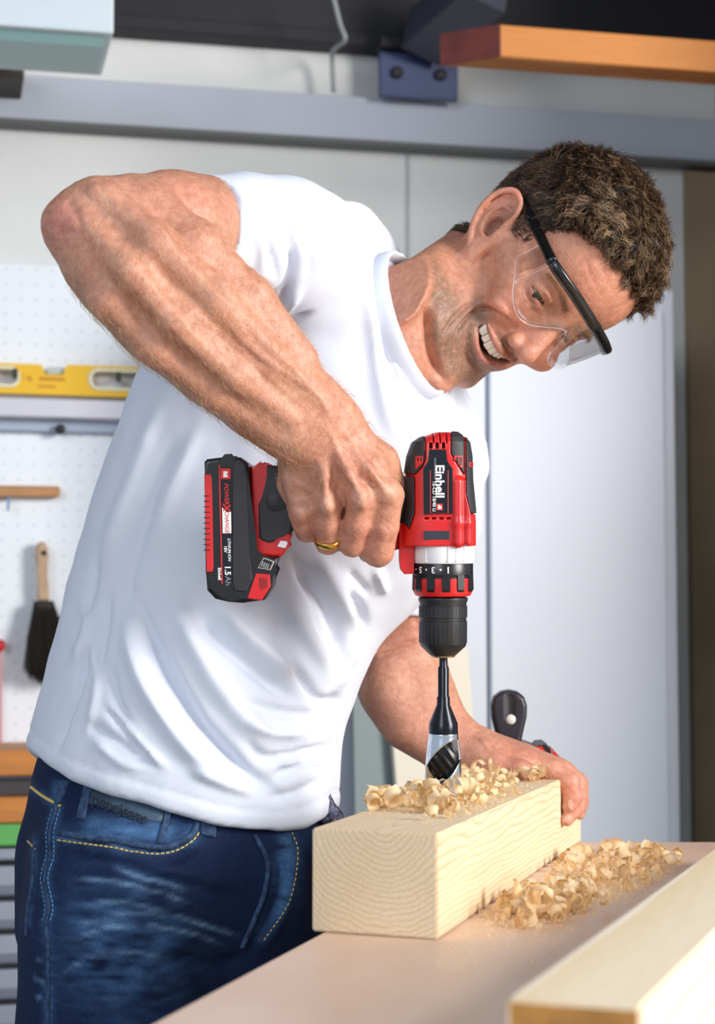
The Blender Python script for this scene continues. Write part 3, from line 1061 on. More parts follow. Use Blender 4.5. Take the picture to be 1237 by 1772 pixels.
# air slots
for x in (743, 753.5, 764.5):
    G.fn(lambda X, Y, Z: np.maximum(np.maximum(np.abs(X - x) - 2.6, np.abs(Y + 773) - 5), 30 - np.abs(Z)), lo, hi, 1, 's')
for x in (747.5, 759, 770):
    G.fn(lambda X, Y, Z: np.maximum(np.maximum(np.abs(X - x) - 1.0, np.abs(Y + 760) - 9), 30 - np.abs(Z)), lo, hi, 1, 's')
for x in (736, 748, 761, 773):
    G.fn(lambda X, Y, Z: np.maximum(np.maximum(np.abs(X - x) - 4, np.abs(Y + 897) - 1.6), 50 - np.abs(Z)), lo, hi, 0.5, 's')
V, F = G.mesh(1)
o = mesh_obj('housing', D3(V * np.array([1, -1, 1])), F, M_red, drill, smooth=True)
for i, P in enumerate(pads):
    G = Field(lo, hi, 1.25, 50.0)
    G.fn(lambda X, Y, Z: np.maximum(np.maximum(barrel(X, Y, Z, 1.4), poly_sdf(X, Y, P) + 0.8), -(barrel(X, Y, Z) + 7)), lo, hi)
    V, F = G.mesh(1)
    mesh_obj('rubber_pad', D3(V * np.array([1, -1, 1])), F, M_rub, drill, smooth=True)
# vent windows
for poly, sl_ in (([(717, 791), (730, 790), (730, 803), (717, 814)], ((720, 723), (725, 728))), ([(782, 790), (798, 790), (798, 811), (794, 811), (782, 798)], ((785, 789), (791, 795))), ([(809, 800), (818, 800), (818, 809), (809, 809)], ((812, 816),))):
  for sg in ((1, -1) if poly[0][0] < 800 else (0,)):
    G = Field(lo, hi, 1.25, 50.0)
    def gv(X, Y, Z):
        p = poly_sdf(X, Y, poly)
        d = np.maximum(np.maximum(barrel(X, Y, Z, 2.2), p), -(barrel(X, Y, Z) + 3))
        for a, b in sl_:
            c = np.maximum(np.maximum(a - X, X - b), np.maximum(-Y - poly[2][1] + 4, poly[0][1] + 3 + Y))
            d = np.maximum(d, -np.maximum(c, -(barrel(X, Y, Z) + 1.5)))
        return d if sg == 0 else np.maximum(d, 5 - sg * Z)
    G.fn(gv, lo, hi); V, F = G.mesh(0)
    mesh_obj('vent_window', D3(V * np.array([1, -1, 1])), F, M_red, drill, smooth=True)

# label plate with print
lab = dprism('label_plate', [(740, 780), (769, 780), (770, 800), (780, 812), (780, 889), (731, 890), (730, 812), (739, 800)], 50, 62.6, mat('label_black', srgb(16, 18, 26), 0.2), drill, 0.8)
V, F = tube_arrays(D3([(742, 815, 62.7), (742, 888, 62.7), (772, 888, 62.7), (772, 815, 62.7)]), 0.0003, 4); mesh_obj('red_outline', V, F, M_rprint, lab)


def dtext(name, s, size, cx, cy, w, rot, m, parent, bold=0.0, shear=0.0, sx=1.0, spacing=1.0):
    """flat print on the plane w px toward the viewer; rot degrees clockwise in the picture."""
    V, F = text_arrays(s, size, bold, shear, spacing)
    V = V.copy(); V[:, 0] *= sx
    r = math.radians(rot); c, k = math.cos(r), math.sin(r)
    x, y = V[:, 0], -V[:, 1]
    P = np.stack([cx + c * x - k * y, cy + k * x + c * y, np.full(len(V), w)], -1)
    return mesh_obj(name, D3(P), F, m, parent)


def dquad(name, x0, y0, x1, y1, w, m, parent, t=0.25):
    V, F = prism_arrays([(x0, -y0), (x1, -y0), (x1, -y1), (x0, -y1)], w - t, w); V[:, 1] *= -1
    return mesh_obj(name, D3(V), F, m, parent)


dtext('lettering', 'Einhell', 21, 757.5, 834, 63.0, 90, M_wht, lab, 0.55, 0, 1.02)
dtext('model_lettering', 'TE-CD 18/40 Li', 8.2, 748.5, 859, 63.0, 90, M_wht, lab, 0.05)
dtext('small_lettering', 'POWER X-CHANGE', 4.0, 750, 812, 63.0, 90, M_gprint, lab, 0.03)
dquad('logo_tile', 752.5, 872, 763, 883, 62.95, M_rprint, lab)
dprism('logo_mark', [(755, 874), (758.5, 874), (758.5, 877), (761, 875), (761, 881), (755, 881)], 62.9, 63.1, M_wht, lab, 0)
dprism('speed_window', [(731, 918), (775, 918), (775, 933), (731, 933)], 50, 60.8, mat('dark_window', srgb(52, 56, 66), 0.25), drill, 1)

# light ring, torque collar, chuck
dlathe('light_ring', [(40, 936), (55, 936), (56, 941), (56, 965), (54.5, 974), (40, 974)], 767.5, mat('clear_white_ring', srgb(232, 234, 236), 0.15, coat=0.5), drill)
for a in (-0.62, 0.1, 0.35, 0.62):
    V, F = box_arrays((767.5 + 55 * math.sin(a), -957, 55 * math.cos(a)), (2.2, 15, 2), 0.8); V[:, 1] *= -1
    mesh_obj('ring_rib', D3(V), [f[::-1] for f in F], mat('ring_rib', srgb(214, 217, 220), 0.2), drill)
col = dlathe('torque_collar', [(38, 972), (51, 972), (52.5, 975), (52.5, 994), (50.5, 996), (50, 1018), (48, 1018), (40, 1018)], 766, M_blk, drill)
dlathe('collar_rim', [(30, 1000), (50.8, 1000), (51, 1024), (48, 1030), (44, 1031.5), (30, 1031.5)], 766, M_red, col)
for k in range(12):
    a = math.radians(30 * k + 4)
    bm = bmesh.new(); V = []
    for yy, rr in ((990, 52.5), (1019, 53.5), (1023.5, 51)):
        for da in (-0.15, -0.13, 0.13, 0.15):
            r2 = rr if abs(da) < 0.14 else rr - 3.5
            V.append((766 + r2 * math.sin(a + da * (1 if yy < 1020 else .85)), yy, r2 * math.cos(a + da * (1 if yy < 1020 else .85))))
    F = [[i * 4 + j, i * 4 + j + 1, (i + 1) * 4 + j + 1, (i + 1) * 4 + j] for i in range(2) for j in range(3)]
    mesh_obj('grip_lug', D3(V), F, M_blk, col)
Vs = []
for k, s in enumerate(('1', '-', '3', '-', '5', '-', '7', '-', '9', '-', '11', '-', '13')):
    V, F = text_arrays(s if s != '-' else '.', 15 if s != '-' else 24, 0.35)
    if s == '-': V = V - V.mean(0)
    a0 = 0.13 - 0.245 * k
    ang = a0 - V[:, 0] / 52.9
    P = np.stack([766 + 53.0 * np.sin(ang), 984.5 + V[:, 1], 53.0 * np.cos(ang)], -1)
    mesh_obj('numeral' if s != '-' else 'dial_dot', D3(P), F, M_wht, col)
chk = dlathe('chuck', [(20, 1032), (40, 1033), (42.5, 1034), (43, 1038), (40.5, 1044), (40.5, 1047), (41.5, 1048), (41.5, 1068), (40.2, 1069), (40.2, 1073), (41.3, 1074), (41, 1112), (39, 1118), (24, 1132), (22, 1134), (10, 1134)], 766.5, mat('chuck_black', srgb(30, 30, 33), 0.38), drill)
dlathe('chuck_face', [(8, 1133), (21, 1133), (20, 1137), (8, 1137)], 766.5, mat('brass_steel', srgb(170, 150, 110), 0.35, 0.9), chk)
for k in range(36):
    a = 2 * math.pi * k / 36
    for y0, y1, r in ((1076, 1111, 41.2), (1049, 1067, 41.5)):
        V, F = tube_arrays(D3([(766.5 + r * math.sin(a), y0, r * math.cos(a)), (766.5 + r * math.sin(a), y1, r * math.cos(a))]), 0.00028, 4)
        mesh_obj('knurl', V, F, MATS['chuck_black'], chk)

# trigger, direction switch, grip
dprism('direction_switch', [(694, 905), (699, 901), (704, 908), (703, 927), (699, 931), (695, 925)], -30, 30, M_blk, drill, 1.5)
dprism('trigger', [(600, 925), (640, 925), (690, 900), (690, 950), (664, 958), (634, 950)], -13, 13, mat('trigger_red', srgb(190, 22, 26), 0.4), drill, 3)
G = Field((440, -1000, -60), (720, -740, 60), 2.0, 50.0)
G.chain([(700, -868, 0), (650, -884, 0), (590, -888, 0), (530, -880, 0), (480, -868, 0)], [42, 36, 34, 36, 46], 0, 8, n=(0, 0, 1), f=[0.8, 0.95, 1.0, 1.0, 0.95])
G.plane((462, 0, 0), (-1, 0, 0)); G.plane((702, 0, 0), (1, 0, 0))
V, F = G.mesh(1); mesh_obj('grip', D3(V * np.array([1, -1, 1])), F, M_rub, drill, smooth=True)
foot = dprism('grip_foot', [(435, 808), (455, 804), (461, 800), (463, 806), (478, 809), (488, 850), (500, 890), (506, 905), (505, 928), (498, 943), (496, 953), (490, 961), (478, 963), (446, 960), (440, 957)], -38, 38, M_red, drill, 5, 3)
dprism('foot_rubber', [(463, 805), (482, 807), (491, 860), (504, 893), (508, 912), (504, 924), (490, 922), (477, 938), (467, 940), (455, 936), (449, 930), (448, 873), (462, 856)], -40, 40, M_rub, foot, 5, 3)
dprism('work_light', [(481, 945), (487, 935), (498, 936), (499, 940), (495, 948)], -15, 40, mat('led_lens', srgb(240, 242, 246), 0.15), foot, 1)

# battery
bat = dprism('battery', [(358, 801), (363, 796), (387, 793), (389, 796), (409, 795), (412, 792), (420, 793), (433, 803), (436, 847), (442, 958), (484, 964), (474, 984), (475, 1013), (461, 1036), (423, 1041), (401, 1039), (377, 1034), (363, 1019), (361, 990), (359, 822)], -62, 62, M_blk, drill, 8, 3)
dprism('side_panel', [(411, 797), (420, 797), (428, 806), (431, 850), (436, 960), (440, 1000), (430, 1022), (410, 1020), (406, 1005), (406, 815)], 55, 64, mat('battery_grey_black', srgb(34, 34, 38), 0.45, bump=0.2, bscale=1200), bat, 2)
dprism('red_rail', [(358.5, 822), (368, 822), (371, 826), (373, 900), (374, 980), (372, 988), (362, 988)], -60, 63.5, M_red, bat, 1.5)
for k in range(11):
    yy = 858 + k * 9.2
    dprism('rail_groove', [(357.5, yy), (367.5 + 0.1 * k, yy), (367.5 + 0.1 * k, yy + 1.6), (357.5, yy + 1.6)], -60, 64, M_blk, bat, 0)
dprism('label_strip', [(387, 810), (404, 810), (406, 1004), (396, 1008), (388, 1000)], 60, 63, mat('label_black', srgb(16, 18, 26), 0.2), bat, 0.3)
dprism('red_line', [(383, 806), (385, 806), (390, 1008), (388, 1008)], 60, 63.2, M_rprint, bat, 0)
w = 63.3
dquad('logo_tile', 386.5, 812, 403, 830, w, M_rprint, bat)
dprism('logo_mark', [(391, 817), (398.5, 817), (398.5, 820), (396, 822.5), (398.5, 824), (398.5, 827), (391, 827)], w - .1, w + .25, M_wht, bat, 0)
dtext('lettering', 'POWER', 10.5, 396, 855, w, 88, M_rprint, bat, 0.12, 0.25, 1.0)
dtext('x_mark', 'X', 18, 396, 878, w, 88, M_rprint, bat, 0.4, 0.15)
dprism('white_tile', [(389, 878), (390, 922), (404.5, 922), (404, 886), (396, 886)], w - .3, w - .05, M_wht, bat, 0)
dtext('lettering_2', '-CHANGE', 9.8, 397, 901, w + 0.3, 89, M_rprint, bat, 0.12, 0.25, 0.92)
dtext('lettering_3', 'LITHIUM-ION', 6.6, 401, 950, w, 89, M_wht, bat, 0.08, 0.15, 0.98)
dtext('lettering_4', '18V', 7.2, 394.5, 949, w, 89, M_wht, bat, 0.15)
dtext('lettering_5', '1.5', 14, 398, 985, w, 89, M_wht, bat, 0.3)
dtext('lettering_6', 'Ah', 14, 398.5, 1003, w, 89, M_gprint, bat, -0.1)
dtext('lettering_7', 'Einhell', 8.0, 384.5, 991, w - 0.2, 89, M_wht, bat, 0.2)
rb = dprism('release_button', [(431, 1033), (446, 990), (470, 992), (471, 1013), (456, 1036)], -30, 63.5, M_red, bat, 2)
dprism('button_recess', [(452, 997), (466, 999), (466, 1013), (457, 1018), (452, 1014)], 60, 64, mat('dark_red', srgb(140, 22, 20), 0.5), rb, 0.5)
ind = dprism('charge_indicator', [(449, 981), (459, 963), (478, 970), (471, 985)], 50, 63.5, mat('indicator_frame', srgb(170, 165, 155), 0.35), bat, 0.5)
dprism('indicator_face', [(451.5, 979.5), (460, 965), (475, 971), (469.5, 983)], 60, 64.1, M_blk, ind, 0.3)
for k in range(4):
    x0, y0 = 458 + 3.2 * k, 970 + 1.3 * k
    dprism('indicator_bar', [(x0, y0), (x0 + 1.7, y0 + .6), (x0 - 1.6, y0 + 8.6), (x0 - 3.3, y0 + 8)], 63, 64.4, M_gprint, ind, 0)

# the bit
bit = thing('drill_bit', D3([(767, 1385, 0)])[0], 'polished steel hollow drill bit with black shank in the chuck', 'drill bit')
M_bitb = mat('bit_black', srgb(24, 26, 34), 0.22, 0.55)
M_bits = mat('bit_steel', srgb(205, 210, 218), 0.16, 1.0)
dlathe('shank', [(3, 1134), (7.2, 1136), (7.2, 1152), (9.5, 1156), (9.5, 1204), (11.5, 1207), (11.5, 1219), (25, 1252), (25.5, 1269), (10, 1269)], 767, M_bitb, bit, 48)
G = Field((732, -1392, -34), (802, -1262, 34), 1.0, 50)
G.cone((767, -1268, 0), (767, -1388, 0), 1, 1)
def cyl(X, Y, Z):
    y = -Y
    r = np.interp(y, [1266, 1275, 1290, 1320, 1345, 1388], [25.5, 26, 28, 31, 31.5, 31])
    return np.maximum(np.hypot(X - 767, Z) - r, np.maximum(1268 - y, y - 1384))
G.fn(cyl, (732, -1392, -34), (802, -1262, 34))
def flute(X, Y, Z):
    y = -Y; u = (X - 767)
    v = (y - 1318) + u * 0.75        # slanting gullet
    return np.maximum(np.sqrt((v / 30) ** 2 + (u / 33) ** 2) * 28 - 28, 7 - Z)
G.fn(flute, (732, -1392, -34), (802, -1262, 34), 2, 's')
G.fn(lambda X, Y, Z: np.maximum(np.hypot(X - 767, Z) - 22, 1345 + Y), (732, -1392, -34), (802, -1262, 34), 1, 's')
V, F = G.mesh(1); mesh_obj('cutter_sleeve', D3(V * np.array([1, -1, 1])), F, M_bits, bit, smooth=True)
G = Field((732, -1392, -34), (802, -1262, 34), 1.2, 50)
G.ell((766, -1314, 6), (28, 36, 14), 0)
V, F = G.mesh(0); V[:, 2] += 0.7 * np.sin(V[:, 0] * 0.4 + V[:, 1] * 0.3)
o = mesh_obj('gullet_core', D3(V * np.array([1, -1, 1])), F, mat('gullet_black', srgb(14, 14, 16), 0.3, 0.3), bit, smooth=True)

# ================================================================== the man
HS = 1.0 / 1000
HR = np.array([[0.39339864, 0.89133977, 0.22527967], [-0.63652404, 0.44087565, -0.63282368], [-0.66338123, 0.10555605, 0.74079907]])
HO = U(967.4, 548.6, 1.788)
_f = ray(967.4, 548.6); _f = _f / np.linalg.norm(_f)
_r = np.cross(_f, UPV); _r /= np.linalg.norm(_r)
HB = np.stack([_r, np.cross(_r, _f), -_f])           # rows: view right, up, toward viewer at the head


def H3(P):
    """head coordinates in mm (his left, up, forward; origin between the eyes) -> place."""
    return HO + (np.asarray(P, float) @ HR.T * HS) @ HB


def HL(V):
    return ((np.asarray(V, float) - HO) @ HB.T / HS) @ HR


person = thing('person', (-0.12, 1.78, 0.0), 'man in white t-shirt and dark blue jeans leaning over the beam', 'person')

def sm(x, a, b):
    t = np.clip((x - a) / (b - a), 0, 1)
    return t * t * (3 - 2 * t)

# ------------------------------------------------------------------ head and neck
def build_head():
    f = Field((-104, -215, -208), (100, 128, 48), 1.55, 60.0)
    f.ell((0, 30, -90), (77, 88, 99), 0)
    f.ell((0, 40, -44), (60, 48, 50), 22)
    f.ell((0, -30, -48), (57, 62, 55), 22)
    f.ell((-2, -70, -42), (46, 46, 45), 18)
    for s in (-1, 1):
        f.cone((s * 55, -58, -73), (s * 23, -111, -15), 14, 16, 14)
        f.cone((s * 50, -20, -30), (s * 66, -10, -76), 14, 10, 16)
        f.cone((s * 7, 15, 3), (s * 44, 13, -15), 7.5, 8, 10)
    f.ell((-3, -109, -7), (24, 18, 17), 14)
    f.ell((-4, -70, -14), (37, 28, 27), 14)
    for s in (-1, 1):
        f.ell((s * 37, -36, -8), (22, 17, 18), 12)
        f.ell((s * 32, -3, 10), (15.5, 9, 13), 9, 's')
        f.ell((s * 32, -4.5, -12.5), (15, 13.2, 14.2), 5)
        f.fn(lambda X, Y, Z: np.maximum(np.sqrt(((X - s * 32) / 12.0) ** 2 + ((Y + 6.2 + 0.012 * (X - s * 32) ** 2) / 1.9) ** 2) * 1.9 - 1.9, -8 - Z), (s * 32 - 16, -15, -12), (s * 32 + 16, 4, 12), 0.8, 's')
        f.chain([(s * 18, -3, 0.5), (s * 25, 1.5, 2.6), (s * 34, 2, 1.5), (s * 46, -4, -7)], [1.6, 2.2, 2.2, 1.6], 3, 1)
        f.chain([(s * 19, -10, 1), (s * 28, -12.5, 2), (s * 40, -11, -4)], [1.6, 2.6, 2], 4, 1)
    # nose
    f.ell((0, -31, 6), (15, 22, 14), 10)
    f.cone((0, 4, 6), (0, -36, 25), 6.5, 8.5, 8)
    f.ell((0, -42, 26), (10.5, 9.5, 10.5), 6)
    for s in (-1, 1):
        f.ell((s * 12.5, -46, 14), (7.5, 7.5, 10), 4)
        f.ell((s * 6.8, -54, 19), (3.8, 4.5, 6.5), 2, 's')
        f.chain([(s * 21, -41, 9), (s * 20.5, -49, 9), (s * 15, -54, 10)], [1.4, 1.6, 1.2], 4, 1, 's')
    # mouth: an open smile
    def curve(x): return CV * x * x
    def mouth(X, Y, Z):
        X = X - MX; y = Y - curve(X) + 72.8
        return np.maximum((((np.abs(X) / np.where(X < 0, 25.0, 34.0)) ** 2.5 + (np.abs(y) / 6.8) ** 2.5 + 1e-9) ** (1 / 2.5)) * 6.8 - 6.8, -22 - Z)
    f.chain([(x + MX, -63.5 + curve(x) + (0.8 - abs(abs(x) - 5) * 0.12), lipz_v(x) + 0.4) for x in (-25, -19, -12, -5, 0, 5, 13, 24, 33)], [2.0, 3.2, 4.0, 4.4, 4.0, 4.4, 4.0, 3.2, 2.0], 4, 1.5)
    f.chain([(x + MX, -81.5 + curve(x) * 1.4, lipz_v(x) - 1.0) for x in (-25, -18, -9, 0, 10, 22, 33)], [2.4, 4.0, 5.0, 5.4, 5.0, 4.0, 2.4], 5, 1.5)
    f.fn(mouth, (-50, -92, -24), (40, -52, 30), 2.0, 's')
    f.chain([(-18, -96, 7), (0, -98, 9.5), (18, -96, 7)], [2, 2.6, 2], 8, 3, 's')
    # ears
    for s in (-1, 1):
        a = math.radians(24)
        ex = np.array([s * math.cos(a), 0, math.sin(a)])            # outward (ear plane normal)
        ez = np.array([-s * math.sin(a), 0, math.cos(a)])           # forward in the ear plane
        ey = np.array([0, 1.0, 0])
        tl = math.radians(22)                                       # top leans back
        ey, ez = ey * math.cos(tl) - ez * math.sin(tl), ez * math.cos(tl) + ey * math.sin(tl)
        c = np.array([s * 80, -16, -76])
        P = lambda u, v, w=0.0: c + ez * u * 1.14 + ey * v * 1.13 + ex * w
        M = np.stack([ex, ey, ez])
        f.ell(P(-1, 2, -1), (5.0, 33, 19), 3, M=M)
        f.ell(P(6, -4, -5), (9, 26, 14), 6, M=M)
        f.ell(P(3, -28, -1), (5, 11, 9), 4, M=M)
        f.ell(P(1, 3, 5), (6.5, 22, 12), 3, 's', M=M)
        hx = spline([P(9, 1, 2), P(12, 15, 2.5), P(7, 27, 3), P(-4, 31, 3.5), P(-14, 22, 4), P(-17.5, 6, 4), P(-13, -12, 3), P(-3, -27, 2)], 4); f.chain(hx, np.interp(np.linspace(0, 1, len(hx)), [0, .2, .5, .8, 1], [2.0, 3.0, 3.4, 2.8, 2.8]), 1.2, 0.6)
        ah = spline([P(4, 17, 0.5), P(-5, 14, 1), P(-8.5, 1, 1.2), P(-5, -12, 1.2), P(3, -15, 1)], 4); f.chain(ah, [2.5] * len(ah), 1.5, 0.6)
        f.ell(P(10, -6, 2), (3, 6, 4), 2, M=M)
        f.ell(P(2, -3, -1), (9, 11, 7.5), 1.5, 's', M=M)
    # neck
    nb = HL(U(712, 562, 1.808)[None])[0]; nb2 = HL(U(640, 610, 1.80)[None])[0]
    f.cone((2, -40, -94), nb, 48, 58, 18)
    f.cone(nb, nb2, 60, 64, 5)
    st = HL(U(748, 640, 1.785)[None])[0]; cl = HL(U(690, 520, 1.73)[None])[0]
    f.cone((-60, -36, -96), st, 12, 10, 12)
    f.cone((-40, -62, -128), cl, 12, 20, 18)
    f.cone((60, -34, -94), st + (16, 0, 0), 14, 11, 14)
    f.cone((0, -78, -50), st + (8, 6, -4), 20, 16, 18)
    return f


CV = 0.007; MX = -14.0
lipz_v = lambda x: 15.5 - 0.0145 * x * x
fh = build_head()
V, F = fh.mesh(1)
HVl = V.copy()
headV, headF = H3(V), F
face_strokes = [
    ([(823, 519), (799, 536), (779, 559), (766, 580)], 3.2, -0.0022), ([(830, 528), (808, 545), (790, 566), (778, 590)], 5, 0.0016), ([(886, 562), (870, 546), (854, 538), (836, 533), (818, 540), (802, 557), (789, 580), (786, 604)], 3.8, -0.0042),
    ([(880, 550), (862, 530), (842, 521), (820, 526)], 8, 0.0032), ([(908, 503), (914, 514), (922, 524), (932, 530)], 2.4, -0.0014), ([(900, 498), (904, 515), (914, 530)], 2.6, -0.0012), ([(896, 486), (890, 498), (888, 512)], 2.4, -0.0008), ([(902, 478), (893, 482), (884, 486)], 2.2, -0.0010), ([(903, 470), (895, 470), (886, 470)], 2.2, -0.0008),
    ([(1005, 430), (1020, 470), (1045, 520)], 5, -0.0005), ([(1030, 430), (1045, 470), (1065, 515)], 5, -0.0005), ([(985, 480), (1000, 515), (1018, 545)], 5, -0.0005),
    ([(738, 530), (741, 560), (746, 600), (758, 642), (772, 662)], 8, -0.011), ([(760, 500), (745, 530), (740, 560)], 9, -0.003), ([(805, 600), (815, 625), (835, 645)], 6, -0.0018), ([(862, 540), (858, 552), (850, 566)], 3, 0.001),
]
headV = sculpt(headV, headF, face_strokes)


def col_mix(C, c, w):
    return C * (1 - w[:, None]) + np.array(c) * w[:, None]


SKIN = np.array([0.60, 0.29, 0.19])


def head_colors(L):
    n = len(L)
    C = np.tile(SKIN, (n, 1))
    x, y, z = L.T
    ax = np.abs(x)
    bl = lambda c, r: np.exp(-(((L - np.array(c)) / np.array(r)) ** 2).sum(1))
    for s in (-1, 1):
        C = col_mix(C, (0.68, 0.25, 0.17), 0.5 * bl((s * 40, -32, 0), (22, 18, 25)))
        C = col_mix(C, (0.64, 0.22, 0.17), 0.6 * bl((s * 80, -8, -98), (16, 34, 24)))
        C = col_mix(C, (0.48, 0.22, 0.16), 0.5 * bl((s * 32, -10, 2), (18, 8, 14)))
    C = col_mix(C, (0.68, 0.28, 0.21), 0.5 * bl((0, -42, 26), (14, 13, 14)))
    C = col_mix(C, (0.60, 0.25, 0.16), 0.4 * bl((-20, 45, 0), (45, 25, 40)))
    C = col_mix(C, (0.58, 0.24, 0.17), 0.5 * sm(-y, 110, 150))
    # stubble: jaw, chin, upper lip, lower cheeks
    stub = sm(-y - 0.35 * np.maximum(-z - 10, 0) * 0.4, 62, 82) * sm(z, -86, -60) * sm(-y, 50, 70)
    stub = np.maximum(stub, np.exp(-((y + 57.5) / 5.5) ** 2) * sm(32 - ax, 0, 10) * sm(z, 2, 8))
    stub = np.maximum(stub, sm(-y, 48, 62) * np.exp(-((ax - 44) / 13) ** 2) * sm(z, -30, -12))
    stub *= 1 - sm(-y, 104, 126)
    stub *= sm(proj(H3(L))[:, 0], 736, 758)
    gr = vnoise(L, 0.55, 3) * 0.5 + vnoise(L, 0.22, 9) * 0.4
    C = col_mix(C, (0.20, 0.125, 0.085), np.clip(stub * (0.80 + 0.7 * gr), 0, 0.9))
    # dark brown tone at the sideburn and temple
    C = col_mix(C, (0.14, 0.085, 0.055), 0.6 * np.clip(np.exp(-((y + 12) / 22) ** 2 - ((z + 76) / 9) ** 2) * (ax > 45), 0, 1))
    x = x - MX; ax = np.abs(x); cv = CV * x * x
    lip = np.maximum(np.exp(-((y - cv + 64) / 3.4) ** 2), np.exp(-((y - cv * 1.4 + 80.5) / 3.8) ** 2)) * sm(np.where(x < 0, 26, 34) - ax, 0, 7) * sm(z, -2, 6)
    C = col_mix(C, (0.50, 0.19, 0.15), np.clip(lip, 0, 1) * 0.75)
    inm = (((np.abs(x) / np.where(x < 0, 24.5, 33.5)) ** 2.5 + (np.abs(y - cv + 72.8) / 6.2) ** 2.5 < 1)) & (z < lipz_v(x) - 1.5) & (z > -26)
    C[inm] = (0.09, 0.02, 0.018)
    mot = vnoise(L, 0.05, 1)
    C = C * (1 + 0.10 * mot)[:, None] + 0.02 * np.clip(mot, 0, 1)[:, None] * np.array([1, 0, 0])
    return C


headC = head_colors(HVl)

# ------------------------------------------------------------------ right arm and hand
r_ = lambda px, d: px * d / FPX


def chainpx(f, pts, k, kj=None, op='u', n=None, fl=None):
    P = [U(x, y, d) for x, y, d, r in pts]
    R = [r_(r, d) for x, y, d, r in pts]
    f.chain(P, R, k, kj, op, n, fl)


def bounds(pts, mar=0.075):
    P = np.array([U(*p) for p in pts])
    return P.min(0) - mar, P.max(0) + mar


